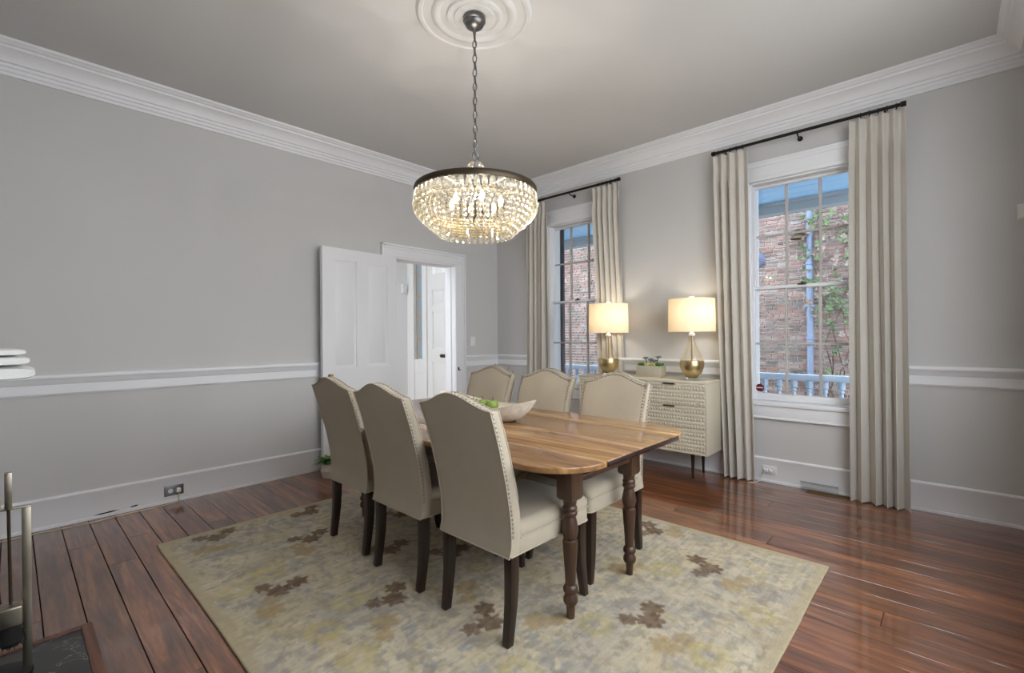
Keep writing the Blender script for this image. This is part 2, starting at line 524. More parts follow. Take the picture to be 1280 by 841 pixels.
# jamb lining and stop
cas.box(DX0 - 0.0195, DX0, YA - 0.02, YA + TA + 0.02, 0.001, DZ)
cas.box(DX1, DX1 + 0.0195, YA - 0.02, YA + TA + 0.02, 0.001, DZ)
cas.box(DX0, DX1, YA - 0.02, YA + TA + 0.02, DZ - 0.02, DZ)
cas.box(DX1 - 0.014, DX1, YA + 0.05, YA + 0.10, 0.001, DZ - 0.02)
trim8 = struct(cas.build('trim_8', M['trim'], bevel=0.003))
MB().box(DX1 + 0.030, DX1 + 0.050, yc - 0.004, yc, 0.86, 0.90).tube([(DX1 + 0.046, yc - 0.004, 0.868), (DX1 + 0.046, yc - 0.03, 0.868)], 0.006, 6).build('latch_keeper', M['iron'], trim8)

# ---- open panelled door, folded back towards the left wall
def panel_door(name, w, h, t, panels, mat, rec=0.010):
    """slab in local x 0..w, y -t/2..t/2 with recessed, raised-field panels on both faces"""
    m = MB()
    # stiles and rails as a grid of cells
    xs = sorted({0, w} | {p[0] for p in panels} | {p[1] for p in panels})
    zs = sorted({0, h} | {p[2] for p in panels} | {p[3] for p in panels})
    for i in range(len(xs) - 1):
        for k in range(len(zs) - 1):
            cx, cz = (xs[i] + xs[i + 1]) / 2, (zs[k] + zs[k + 1]) / 2
            if any(p[0] < cx < p[1] and p[2] < cz < p[3] for p in panels): continue
            m.box(xs[i], xs[i + 1], -t / 2, t / 2, zs[k], zs[k + 1])
    fr = m
    pn = []
    for (a, b, c, d) in panels:
        q = MB().box(a - 0.004, b + 0.004, -t / 2 + rec, t / 2 - rec, c - 0.004, d + 0.004)
        for s in (-1, 1):
            e = 0.035
            y0, y1 = s * (t / 2 - rec), s * (t / 2 - rec * 0.35)
            q.loft([[(a + e, y0, c + e), (b - e, y0, c + e), (b - e, y0, d - e), (a + e, y0, d - e)],
                    [(a + e + .02, y1, c + e + .02), (b - e - .02, y1, c + e + .02), (b - e - .02, y1, d - e - .02), (a + e + .02, y1, d - e - .02)]])
            for (u0, u1, v0, v1) in ((a, b, c, c + .012), (a, b, d - .012, d), (a, a + .012, c, d), (b - .012, b, c, d)):
                q.box(u0, u1, min(y0, s * t / 2 - s * .004), max(y0, s * t / 2 - s * .004), v0, v1)
        pn.append(q)
    return fr, pn
DWid = 0.855
door = link('door_1', None, None, (DX0 - 0.004, YA - 0.052, 0.012), (0, 0, PI + math.radians(4.5)))
struct(door, 'white panelled door standing wide open against the left wall', 'door')
dp = [(0.11, 0.375, 0.96, 2.02), (0.48, 0.745, 0.96, 2.02), (0.11, 0.375, 0.24, 0.73), (0.48, 0.745, 0.24, 0.73)]
fr, pn = panel_door('d', DWid, 2.128, 0.042, dp, M['trim'], 0.015)
fr.build('door_frame', M['trim'], door)
for q in pn: q.build('panel', M['trim'], door)
kn = MB()
kn.lathe([(0.026, 0), (0.026, 0.004), (0.010, 0.006), (0.009, 0.030), (0.020, 0.036), (0.027, 0.048), (0.026, 0.060), (0.014, 0.068), (0.002, 0.070)], seg=20)
kmesh = kn.mesh('knob', M['brass'])
ko = link('knob', kmesh, door, (DWid - 0.065, 0.021, 0.900), (-PI / 2, 0, 0), (0.6, 0.6, 0.8))
for zc in (0.25, 1.85):
    MB().lathe([(0.008, -0.045), (0.008, 0.045)], 0.004, 0.026, zc, 10).build('hinge', M['trim'], door)

# ---- windows in the right wall
def window(name, w, label, shutter=False):
    y0, y1 = w
    o = struct(link(name, None), label, 'window')
    xg = XB + 0.06
    fm = MB()          # jamb box
    fm.box(XB - 0.005, XB + TB, y0 - 0.001, y0 + 0.018, WZ0, WZ1)
    fm.box(XB - 0.005, XB + TB, y1 - 0.018, y1 + 0.001, WZ0, WZ1)
    fm.box(XB - 0.005, XB + TB, y0, y1, WZ1 - 0.018, WZ1)
    fm.build('jamb', M['trim'], o, bevel=0.002)
    # casing
    c0, c1 = y0 - 0.098, y1 + 0.096
    cm = MB()
    xc = XB - 0.024
    cm.box(xc, XB, c0, y0 + 0.004, WZ0 - 0.01, WZ1 + 0.15)
    cm.box(xc, XB, y1 - 0.004, c1, WZ0 - 0.01, WZ1 + 0.15)
    cm.box(xc, XB, y0, y1, WZ1 - 0.006, WZ1 + 0.15)
    cm.box(xc - 0.010, xc, c0, c1, WZ1 + 0.12, WZ1 + 0.155)
    cm.box(xc - 0.018, xc, c0 - 0.01, c1 + 0.01, WZ1 + 0.148, WZ1 + 0.166)
    cm.box(xc - 0.012, xc, y0 - 0.012, y1 + 0.012, WZ1 - 0.004, WZ1 + 0.028)
    for a in (c0, c1 - 0.02): cm.box(xc - 0.010, xc, a, a + 0.02, WZ0, WZ1 + 0.13)
    for a in (y0 - 0.012, y1 - 0.006): cm.box(xc - 0.008, xc, a, a + 0.018, WZ0, WZ1)
    cm.build('casing', M['trim'], o, bevel=0.003)
    sm = MB().box(XB - 0.042, XB + 0.05, c0 - 0.02, c1 + 0.02, WZ0 - 0.045, WZ0 - 0.004)
    sm.build('sill', M['trim'], o, bevel=0.012, seg=4)
    MB().box(XB - 0.022, XB, c0, c1, 0.558, WZ0 - 0.045).box(XB - 0.030, XB, c0, c1, 0.545, 0.562).build('apron', M['trim'], o, bevel=0.003)
    # two sashes, three panes by two each
    gy0, gy1 = y0 + 0.020, y1 - 0.020
    cols = [gy0 + (gy1 - gy0) * i / 3 for i in range(4)]
    for nm, zs, xo in (('lower_sash', (0.757, 1.190, 1.663), 0.0), ('upper_sash', (1.690, 2.135, 2.560), 0.036)):
        x0, x1 = xg + xo - 0.016, xg + xo + 0.016
        s = MB()
        zb = zs[0] - (0.057 if nm[0] == 'l' else 0.03); zt = zs[2] + (0.026 if nm[0] == 'l' else 0.024)
        s.box(x0, x1, y0 + 0.016, gy0 + 0.006, zb, zt); s.box(x0, x1, gy1 - 0.006, y1 - 0.016, zb, zt)
        s.box(x0, x1, gy0, gy1, zb, zs[0]); s.box(x0, x1, gy0, gy1, zs[2], zt)
        so = s.build(nm, M['trim'], o, bevel=0.003)
        for i in (1, 2): MB().box(x0 + 0.004, x1 - 0.002, cols[i] - 0.010, cols[i] + 0.010, zs[0], zs[2]).build('muntin', M['muntin'], so, bevel=0.003)
        MB().box(x0 + 0.005, x1 - 0.002, gy0, gy1, zs[1] - 0.009, zs[1] + 0.009).build('muntin', M['muntin'], so, bevel=0.003)
        for i in range(3):
            for k in range(2):
                a, b = cols[i] + (0.008 if i else -0.004), cols[i + 1] - (0.008 if i < 2 else -0.004)
                c, d = zs[k] + (0.007 if k else -0.004), zs[k + 1] - (0.007 if k < 1 else -0.004)
                MB().box(xg + xo + 0.003, xg + xo + 0.0045, a, b, c, d).build('pane', M['glass'], so, smooth=False)
    MB().box(xg - 0.034, xg - 0.012, (y0 + y1) / 2 - 0.03, (y0 + y1) / 2 + 0.03, 1.684, 1.696).lathe([(0.011, 0), (0.012, 0.012), (0.006, 0.016)], xg - 0.02, (y0 + y1) / 2, 1.694, 10).build('sash_lock', M['bronze'], o)
    if shutter:
        MB().box(XB + TB + 0.01, XB + TB + 0.05, y1 - 0.050, y1 + 0.35, 0.62, 2.66).build('shutter', M['navy'], o, bevel=0.003)
    return o
M['muntin'] = plain('muntin_paint', rgb(186, 182, 178), 0.5, kind='pos', var=0.03)
win1 = window('window_1', W1, 'sash window next to the bare end of the right wall', False)
win2 = window('window_2', W2, 'sash window next to the far corner, behind the left table lamp', True)
st = MB().lathe([(0.034, 0), (0.034, 0.0015)], seg=28)
sk = link('sticker', st.mesh('sticker', plain('red_sticker', rgb(96, 16, 34), 0.4, bmp=0)), win1, (XB + 0.0618, 1.262, 0.800), (0, -PI / 2, 0))
MB().box(0.0015, 0.0022, 0, 0, 0, 0)
MB().box(XB + 0.0592, XB + 0.0602, 1.236, 1.288, 0.796, 0.806).build('sticker_band', plain('sticker_white', rgb(210, 190, 190), 0.5, bmp=0), win1)

# ---- hall beyond the doorway
HY = 6.69; HX = 4.56
hm = MB().box(1.2, HX + 0.2, HY, HY + 0.15, 0, H)
struct(hm.build('wall_hall_far', M['hall'], smooth=False))
hb = MB()
hb.box(HX, HX + 0.15, YA + TA, 5.20, 0, H); hb.box(HX, HX + 0.15, 6.485, HY, 0, H)
hb.box(HX, HX + 0.15, 5.20, 6.485, 2.62, H)
hb.box(HX, HX + 0.15, 6.245, 6.485, 0, 0.905)
hb.box(HX - 0.02, HX + 0.15, 6.135, 6.250, 0, 2.62)
hb.box(HX - 0.015, HX, 6.485, 6.62, 0, 2.62)
hb.box(HX - 0.012, HX, 6.275, 6.455, 0.70, 0.712); hb.box(HX - 0.012, HX, 6.275, 6.455, 0.2, 0.212)
struct(hb.build('wall_hall_end', M['hall'], bevel=0.003, smooth=False))
d2 = struct(link('door_2', None), 'white panelled entrance door seen in the hall through the doorway', 'door')
fr2, pn2 = panel_door('d2', 0.93, 2.60, 0.045, [(0.12, 0.42, 0.20, 0.89), (0.12, 0.42, 1.075, 1.68), (0.12, 0.42, 1.76, 2.015), (0.51, 0.81, 0.20, 0.89), (0.51, 0.81, 1.075, 1.68), (0.51, 0.81, 1.76, 2.015)], M['hall'], 0.012)
d2r = (0, 0, PI / 2)
o = fr2.build('door_frame', M['hall'], d2); o.location = (HX + 0.03, 5.205, 0); o.rotation_euler = d2r
for q in pn2:
    o = q.build('panel', M['hall'], d2); o.location = (HX + 0.03, 5.205, 0); o.rotation_euler = d2r
gp = plain('lit_door_glass', rgb(250, 250, 250), 0.3, bmp=0)
for k in range(5):
    MB().box(HX + 0.003, HX + 0.007, 5.44 + k * 0.115, 5.44 + k * 0.115 + 0.1, 2.262, 2.40).build('pane', gp, d2)
MB().box(HX - 0.012, HX + 0.008, 5.70, 5.80, 0.955, 1.005).build('lock', M['black'], d2, bevel=0.004)
MB().lathe([(0.02, 0), (0.022, 0.03), (0.006, 0.035)], seg=14).build('lock_knob', M['brass'], d2).matrix_local = Matrix.Translation((HX - 0.012, 5.782, 0.985)) @ Matrix.Rotation(-PI / 2, 4, 'Y') @ Matrix.Scale(0.5, 4)
w3 = struct(link('window_3', None), 'narrow sidelight with wood-coloured bars beside the hall door', 'window')
woodbar = plain('unpainted_bar', rgb(196, 166, 138), 0.6, bmp=0)
for z in (1.244, 1.597, 1.936, 2.288): MB().box(HX + 0.03, HX + 0.06, 6.250, 6.475, z - 0.008, z + 0.008).build('muntin', woodbar, w3)
MB().box(HX + 0.030, HX + 0.055, 6.470, 6.484, 0.905, 2.62).build('stile', woodbar, w3)
zs = [0.912, 1.244, 1.597, 1.936, 2.288, 2.61]
for a, b in zip(zs[:-1], zs[1:]): MB().box(HX + 0.043, HX + 0.046, 6.252, 6.465, a + 0.006, b - 0.006).build('pane', M['sideglass'], w3, smooth=False)

# ---- fireplace side (hearth is in view, the mantel just out of it)
fp = thing('fireplace', 'white painted fireplace mantel with black hearth slab let into the floor', 'fireplace', (0, 0, 0))
MB().box(-0.30, 0.208, 1.0, 2.800, 0.0004, 0.006).build('hearth_slab', M['hearth'], fp, bevel=0.002)
bord = wood('hearth_border_wood', rgb(70, 40, 28), rgb(110, 68, 48), rgb(140, 92, 66), 'y', 0.45, 0.8)
MB().box(0.208, 0.246, 0.96, 2.832, 0.0004, 0.008).build('hearth_border', bord, fp, bevel=0.002)
MB().box(-0.30, 0.208, 2.800, 2.828, 0.0004, 0.008).build('hearth_border', bord, fp, bevel=0.002)
MB().box(XD, -0.32, 0.75, 2.95, 0.0005, 2.984).build('chimney_breast', M['wall'], fp)
MB().box(-0.319, -0.22, 0.9, 1.15, 0.0065, 0.98).build('pilaster', M['trim'], fp, bevel=0.004)
MB().box(-0.319, -0.22, 2.5, 2.75, 0.0065, 0.98).build('pilaster', M['trim'], fp, bevel=0.004)
MB().box(-0.319, -0.20, 0.88, 2.77, 0.98, 1.085).build('frieze', M['trim'], fp, bevel=0.004)
MB().box(-0.319, -0.045, 0.84, 2.81, 1.085, 1.121).build('mantel_shelf', M['trim'], fp, bevel=0.006)
MB().box(-0.319, -0.306, 1.15, 2.5, 0.0065, 0.98).build('firebox', M['black'], fp)

# ================================================================== OUTSIDE THE WINDOWS
XO = 6.7
struct(MB().box(-8, 16, -9, 14, -0.5, -0.42).build('ground', M['ground']), 'paved ground of the side alley', 'ground')
porch = thing('porch', 'porch with blue board ceiling, grey beam and white balustrade outside the windows', 'porch')
xw = XB + TB + 0.005
for k in range(9):
    a = xw + k * (XO + 0.25 - xw) / 9; b = xw + (k + 1) * (XO + 0.25 - xw) / 9
    MB().box(a + 0.003, b - 0.003, -3, 13.5, 2.955, 2.975).build('ceiling_board', M['porchblue'], porch)
MB().box(xw, XO + 0.26, -3, 13.5, 2.976, 3.05).build('ceiling_backing', M['porchblue'], porch)
MB().box(XO, XO + 0.16, -3, 13.5, 2.815, 2.954).box(XO - 0.03, XO, -3, 13.5, 2.905, 2.954).build('beam', M['porchbeam'], porch, bevel=0.004)
for k in range(10):
    a = xw + k * (XO + 0.1 - xw) / 10; b = xw + (k + 1) * (XO + 0.1 - xw) / 10
    MB().box(a + 0.003, b - 0.003, -3, 13.5, -0.13, -0.10).build('deck_board', M['porchdeck'], porch)
MB().box(XO - 0.05, XO + 0.07, -3, 13.5, 0.70, 0.775).build('handrail', M['porchrail'], porch, bevel=0.012)
MB().box(XO - 0.03, XO + 0.05, -3, 13.5, 0.02, 0.08).build('bottom_rail', M['porchrail'], porch, bevel=0.006)
bal = MB().lathe([(0.035, 0.08), (0.035, 0.16), (0.022, 0.175), (0.05, 0.28), (0.052, 0.34), (0.03, 0.48), (0.02, 0.56), (0.03, 0.57), (0.03, 0.585), (0.022, 0.60), (0.04, 0.615), (0.04, 0.70)], seg=12).mesh('baluster', M['porchrail'])
for k in range(60):
    link('baluster', bal, porch, (XO + 0.01, -1.0 + k * 0.165, 0))
for yy in (-1.6, 8.6):
    MB().lathe([(0.11, -0.1), (0.11, 2.815)], XO + 0.02, yy, 0, 20).build('post', M['porchrail'], porch)

# neighbour's brick wall
XBR = 10.5
nb = struct(MB().box(XBR + 0.012, XBR + 0.3, -5, 19, -0.42, 6.0).build('wall_neighbour', M['mortar']), 'old brick wall of the house across the alley', 'wall')
CH = 0.072
def brick_mesh(L):
    return MB().box(-0.02, 0.02, 0, L, 0, CH - 0.019).mesh('brick', M['brick'], smooth=False)
BS, BH = brick_mesh(0.200), brick_mesh(0.093)
allb = []
rb = random.Random(11)
for r_ in range(int(6.3 / CH)):
    z = -0.40 + r_ * CH
    if z > 5.0: break
    yy = -4.5 + rb.uniform(0, 0.12)
    hdr = (r_ % 4 == 0)
    while yy < 18.5:
        L = 0.093 if (hdr or rb.random() < 0.06) else 0.200
        allb.append((yy, z, L, rb.uniform(-0.006, 0.006), rb.uniform(-0.012, 0.012)))
        yy += L + 0.019
def score(b):
    return abs(b[0] + 0.1 - 2.2) * 1.0 + abs(b[1] - 1.9) * 0.55 + (0 if b[2] > 0.15 else 0.5)
allb.sort(key=score)
for b in allb[:290]:
    link('brick', BS if b[2] > 0.15 else BH, nb, (XBR + b[3], b[0], b[1]), (b[4], 0, 0))
rest = MB()
for b in allb[290:]:
    X0, X1, Y0, Y1, Z0, Z1 = XBR - 0.02 + b[3], XBR + 0.0125, b[0], b[0] + b[2], b[1], b[1] + CH - 0.019
    rest.add([(X1, Y0, Z0), (X1, Y1, Z0), (X1, Y1, Z1), (X1, Y0, Z1), (X0, Y0, Z0), (X0, Y1, Z0), (X0, Y1, Z1), (X0, Y0, Z1)],
             [(4, 7, 6, 5), (0, 4, 5, 1), (1, 5, 6, 2), (2, 6, 7, 3), (3, 7, 4, 0)])
o = rest.build('brick_courses', M['brick'], nb, smooth=False); o['kind'] = 'stuff'

dsp = thing('downspout', 'tall blue-grey downspout pipe on the brick wall outside', 'downspout', (XBR - 0.125, 2.0, -0.42))
MB().lathe([(0.055, 0.0), (0.055, 4.06)], seg=18).build('pipe', M['pipe'], dsp)
for z in (1.48, 2.9): MB().lathe([(0.058, z), (0.075, z + 0.01), (0.075, z + 0.06), (0.062, z + 0.065), (0.062, z + 0.1), (0.075, z + 0.11), (0.075, z + 0.15), (0.056, z + 0.16)], seg=18).build('collar', M['pipe'], dsp)
MB().box(-0.057, 0.06, -0.1, 0.1, 2.2, 2.24).build('strap', M['pipe'], dsp)
eb = thing('earthquake_bolt', 'round blue iron wall plate with centre nut on the brick', 'wall plate', (XBR - 0.025, 2.935, 2.79))
o = MB().lathe([(0.15, 0), (0.15, 0.015), (0.12, 0.035), (0.10, 0.04), (0.05, 0.045), (0.048, 0.075), (0.02, 0.08)], seg=28).build('plate', M['ironblue'], eb); o.rotation_euler = (0, -PI / 2, 0)
o = MB().lathe([(0.03, 0.075), (0.03, 0.11), (0.01, 0.115)], seg=6).build('nut', M['ironblue'], eb); o.rotation_euler = (0, -PI / 2, 0)
wl = thing('bracket_lantern', 'small dark bracket lamp with pale dish shade on the brick wall', 'lamp', (XBR - 0.03, 2.17, 3.10))
MB().tube([(0, 0, 0.12), (-0.10, 0, 0.17), (-0.18, 0, 0.13)], 0.014, 8).build('bracket', M['iron'], wl)
MB().lathe([(0.10, 0.13), (0.11, 0.10), (0.05, 0.155), (0.03, 0.16)], -0.2, 0, 0, 18, caps=False).build('cap', M['iron'], wl)
MB().lathe([(0.13, 0.0), (0.125, 0.02), (0.07, 0.09), (0.03, 0.12)], -0.2, 0, -0.02, 20, caps=False).build('shade', M['bronze'], wl)
MB().lathe([(0.06, -0.02), (0.06, 0.0)], 0.0, 0, 0.1, 14).build('mount', M['iron'], wl)

# ivy climbing the bricks
ivy = thing('ivy', 'climbing ivy with green and withered leaves on the brick wall', 'plant', (XBR - 0.17, 1.55, -0.42))
ri = random.Random(5)
paths = []
for k in range(5):
    y = ri.uniform(-0.45, 0.15); z = 0.0; pts = [(0, y, z)]
    while z < ri.uniform(3.6, 4.2):
        z += 0.25; y += ri.uniform(-0.1, 0.1); pts.append((ri.uniform(-0.03, 0.0), y, z))
    paths.append(pts)
    MB().tube(pts, 0.009, 5).build('stem', M['stem'], ivy)
def leaf_mesh(mat):
    pts = [(0, 0), (0.35, 0.15), (0.5, 0.5), (0.3, 0.65), (0, 1.0), (-0.3, 0.65), (-0.5, 0.5), (-0.35, 0.15)]
    m = MB()
    m.add([(0, 0, 0.45)] + [(-0.12 if i % 2 else 0.05, p[0], p[1]) for i, p in enumerate(pts)], [(0, i + 1, (i + 1) % 8 + 1) for i in range(8)])
    return m.mesh('leaf', mat)
LG, LD = leaf_mesh(M['ivy']), leaf_mesh(M['ivydry'])
for k in range(230):
    pth = paths[ri.randrange(5)]
    i = ri.randrange(8, len(pth)) if ri.random() < 0.9 else ri.randrange(3, 8)
    p = pth[i]
    s = ri.uniform(0.06, 0.15)
    link('leaf', LG if ri.random() < 0.68 else LD, ivy, (p[0] - ri.uniform(0.02, 0.14), p[1] + ri.uniform(-0.22, 0.22), p[2] + ri.uniform(-0.15, 0.15)), (ri.uniform(-2.5, 2.5), ri.uniform(-0.7, 0.5), ri.uniform(-0.6, 0.6)), (s, s, s))

# ================================================================== RUG
RX0, RX1, RY0, RY1 = 0.612, 3.040, 0.505, 3.585
RZ = 0.009      # pile height
FZ = 0.0105     # feet stand here
def build_rug():
    st_ = 0.008
    nx = int((RX1 - RX0) / st_) + 1; ny = int((RY1 - RY0) / st_) + 1
    xs = np.linspace(RX0, RX1, nx); ys = np.linspace(RY0, RY1, ny)
    X, Y = np.meshgrid(xs, ys)
    rng = np.random.default_rng(4)
    def vnoise(px, py, seed):
        r = np.random.default_rng(seed); T = r.random((64, 64))
        i = np.floor(px).astype(int); j = np.floor(py).astype(int)
        fx = px - i; fy = py - j
        fx = fx * fx * (3 - 2 * fx); fy = fy * fy * (3 - 2 * fy)
        g = lambda a, b: T[a % 64, b % 64]
        return (g(i, j) * (1 - fx) + g(i + 1, j) * fx) * (1 - fy) + (g(i, j + 1) * (1 - fx) + g(i + 1, j + 1) * fx) * fy
    def fbm(px, py, seed, o=4):
        s = 0; a = 0.5; t = 0
        for k in range(o):
            s = s + a * vnoise(px * 2 ** k, py * 2 ** k, seed + k); t += a; a *= 0.5
        return s / t
    L = lambda r, g, b: np.array([lin(r), lin(g), lin(b)])
    c = np.zeros((ny, nx, 3)) + L(200, 188, 164)
    def blend(mask, col):
        nonlocal c
        c = c * (1 - mask[..., None]) + col * mask[..., None]
    sm = lambda a, b, v: np.clip((v - a) / (b - a), 0, 1) ** 2 * (3 - 2 * np.clip((v - a) / (b - a), 0, 1))
    # warp
    wx = X + 0.10 * (fbm(X * 5, Y * 5, 20) - 0.5); wy = Y + 0.10 * (fbm(X * 5, Y * 5, 30) - 0.5)
    blend(0.5 * sm(0.42, 0.62, fbm(wx * 2.2, wy * 2.2, 1)), L(184, 175, 158))
    blend(0.4 * sm(0.5, 0.66, fbm(wx * 4.5, wy * 4.5, 50)), L(172, 166, 156))
    blend(0.45 * sm(0.56, 0.68, fbm(wx * 6, wy * 6, 60)), L(208, 196, 168))
    # scrolling vines: iso-lines of warped noise
    for seed, col, wdt, st2 in ((7, L(156, 157, 156), 0.022, 0.5), (8, L(216, 204, 172), 0.02, 0.55), (9, L(156, 154, 150), 0.016, 0.6)):
        f = fbm(wx * 3.0, wy * 3.0, seed * 10, 2)
        blend(st2 * (1 - sm(0, wdt, np.abs(f - 0.5))) * sm(0.3, 0.6, fbm(X * 3, Y * 3, seed + 70)), col)
    # small blue-grey sprigs
    f = fbm(wx * 26, wy * 26, 90, 2)
    blend(0.65 * sm(0.62, 0.7, f) * sm(0.5, 0.62, fbm(X * 2.4, Y * 2.4, 91)), L(146, 149, 154))
    blend(0.45 * sm(0.52, 0.64, fbm(wx * 16, wy * 16, 140, 4)), L(172, 157, 130))
    blend(0.5 * sm(0.55, 0.62, fbm(wx * 34, wy * 34, 145, 3)), L(148, 140, 128))
    blend(0.42 * sm(0.54, 0.66, fbm(wx * 20, wy * 13, 150, 4)), L(152, 150, 150))
    blend(0.25 * sm(0.58, 0.68, fbm(wx * 8, wy * 8, 160, 3)), L(196, 178, 128))
    blend(0.35 * sm(0.45, 0.75, vnoise(X * 5, Y * 70, 170)) * sm(0.4, 0.6, fbm(X * 3, Y * 3, 171)), L(214, 203, 180))
    # flowers
    def flower(cx, cy, r, col, n=7, seed=0, amt=0.9, ring=False):
        dx, dy = X - cx, Y - cy
        rr_ = np.hypot(dx, dy); th = np.arctan2(dy, dx)
        edge = r * (1 + 0.16 * np.cos(n * th + seed) + 0.08 * np.cos((n + 4) * th + seed * 2)) + 0.012 * (vnoise(X * 60, Y * 60, seed + 5) - 0.5)
        m = 1 - sm(-0.006, 0.006, rr_ - edge)
        if ring: m = m * sm(0.25 * r, 0.45 * r, rr_)
        sh = 0.75 + 0.35 * vnoise(X * 40, Y * 90, seed + 11)
        blend(amt * m * np.clip(sh, 0, 1), col)
    brown = [(1.00, 3.35), (1.68, 3.42), (1.35, 3.03), (0.84, 2.61), (1.24, 2.12), (1.55, 1.66), (2.03, 0.95), (2.62, 0.98), (2.78, 1.52), (1.60, 2.60), (2.75, 2.6), (2.2, 3.3), (2.78, 3.2), (2.1, 2.3)]
    BR, TN, YL = L(112, 90, 72), L(172, 146, 100), L(192, 176, 112)
    rg = np.random.default_rng(12)
    return_list = []
    for k, (cx, cy) in enumerate(FLOW_B if FLOW_B else brown):
        a = rg.uniform(0, 6.28)
        a = 0.6 + 0.5 * math.sin(k * 1.7)
        flower(cx, cy - 0.012, 0.056, BR, 7, k, 0.92)
        flower(cx + 0.098 * math.cos(a), cy + 0.098 * math.sin(a), 0.050, BR, 6, k + 40, 0.92)
        flower(cx + 0.090 * math.cos(a + 2.0), cy + 0.092 * math.sin(a + 2.0), 0.042, BR, 6, k + 80, 0.85)
    for k, (cx, cy) in enumerate(FLOW_T):
        flower(cx, cy, 0.062, TN, 6, k + 3, 0.6)
        a = rg.uniform(0, 6.28)
        flower(cx + 0.10 * math.cos(a), cy + 0.10 * math.sin(a), 0.04, TN, 6, k + 23, 0.6)
    for k, (cx, cy) in enumerate(FLOW_Y):
        flower(cx, cy, 0.085, YL, 11, k + 9, 0.42, ring=True)
    # woven streaks and plain selvedge
    c *= (0.92 + 0.16 * vnoise(X * 14, Y * 130, 99))[..., None]
    c *= (0.90 + 0.20 * fbm(X * 40, Y * 40, 77, 2))[..., None]
    edge = np.minimum(np.minimum(X - RX0, RX1 - X), np.minimum(Y - RY0, RY1 - Y))
    blend(0.75 * (1 - sm(0.03, 0.07, edge + 0.03 * (fbm(X * 9, Y * 9, 44) - 0.5))), L(190, 176, 146) * 0.95)
    # geometry: slightly uneven border
    jx = 0.012 * (fbm(Y * 3, X * 0 + 3.3, 15) - 0.5); jy = 0.014 * (fbm(X * 3, Y * 0 + 7.7, 16) - 0.5)
    Z = RZ + 0.0012 * (fbm(X * 30, Y * 30, 66, 2) - 0.5)
    V = np.stack([X + jx, Y + jy, Z], -1).reshape(-1, 3)
    me = bpy.data.meshes.new('rug')
    idx = np.arange(ny * nx).reshape(ny, nx)
    q = np.stack([idx[:-1, :-1], idx[:-1, 1:], idx[1:, 1:], idx[1:, :-1]], -1).reshape(-1, 4)
    # skirt to the floor
    loop = np.concatenate([idx[0, :], idx[1:, -1], idx[-1, -2::-1], idx[-2:0:-1, 0]])
    lo = V[loop].copy(); lo[:, 2] = 0.0006
    base = len(V); V = np.concatenate([V, lo])
    n = len(loop); k = np.arange(n); k2 = (k + 1) % n
    q = np.concatenate([q, np.stack([loop[k], base + k, base + k2, loop[k2]], -1)])
    me.from_pydata(V.tolist(), [], q.tolist())
    col = me.color_attributes.new('pile_colour', 'FLOAT_COLOR', 'POINT')
    C = np.concatenate([c.reshape(-1, 3), c.reshape(-1, 3)[loop]])
    C = np.concatenate([np.clip(C, 0, 1), np.ones((len(C), 1))], 1).astype(np.float32)
    col.data.foreach_set('color', C.ravel())
    q_ = N('wool_rug')
    at = q_.n('ShaderNodeVertexColor'); at.layer_name = 'pile_colour'
    v = coords(q_, (60, 260, 60))
    f = noise(q_, v, 1, 3)
    r_ = ramp(q_, f, [(0.3, (0.82, 0.82, 0.82, 1)), (0.7, (1, 1, 1, 1))])
    q_.l(mix_col(q_, 0.8, at.outputs['Color'], r_, 'MULTIPLY'), q_.p.inputs['Base Color'])
    q_.p.inputs['Roughness'].default_value = 0.95
    q_.p.inputs['Specular IOR Level'].default_value = 0.1
    bump(q_, f, 0.3, 0.002)
    me.materials.append(q_.m)
    me.polygons.foreach_set('use_smooth', [True] * len(me.polygons))
    return tag(link('rug', me), 'faded beige wool rug with brown and gold flowers under the dining table', 'rug')
def floor_px(px, py):
    """photo pixel -> point on the floor"""
    u, v = px - 640, py - 420.1
    c_, s_ = math.cos(ROLL), math.sin(ROLL)
    a, b = (u * c_ - v * s_) / F_PX, -(u * s_ + v * c_) / F_PX
    t = -CAM_H / b
    return ((math.cos(YAW) + a * math.sin(YAW)) * t, (math.sin(YAW) - a * math.cos(YAW)) * t)
FLOW_B = [floor_px(*p) for p in ((271, 672), (388, 640), (387, 674), (347, 739), (491, 749), (611, 778), (487, 688), (810, 776), (886, 711), (816, 664))] + [(1.9, 2.9), (2.4, 3.3), (2.75, 2.75), (2.75, 2.1), (1.75, 2.15), (1.0, 1.0), (1.5, 0.75)]
FLOW_T = [floor_px(*p) for p in ((257, 688), (381, 690), (338, 765), (480, 778), (916, 733), (832, 808), (672, 778), (844, 668), (776, 713), (584, 736))] + [(2.2, 2.6), (2.0, 3.3), (2.8, 3.3), (0.9, 1.4)]
FLOW_Y = [floor_px(*p) for p in ((295, 740), (437, 753), (406, 790), (334, 719), (948, 771), (833, 713), (744, 782), (450, 825), (884, 820))] + [(2.0, 2.4), (2.5, 2.9), (1.3, 1.2), (2.2, 1.6)]
build_rug()

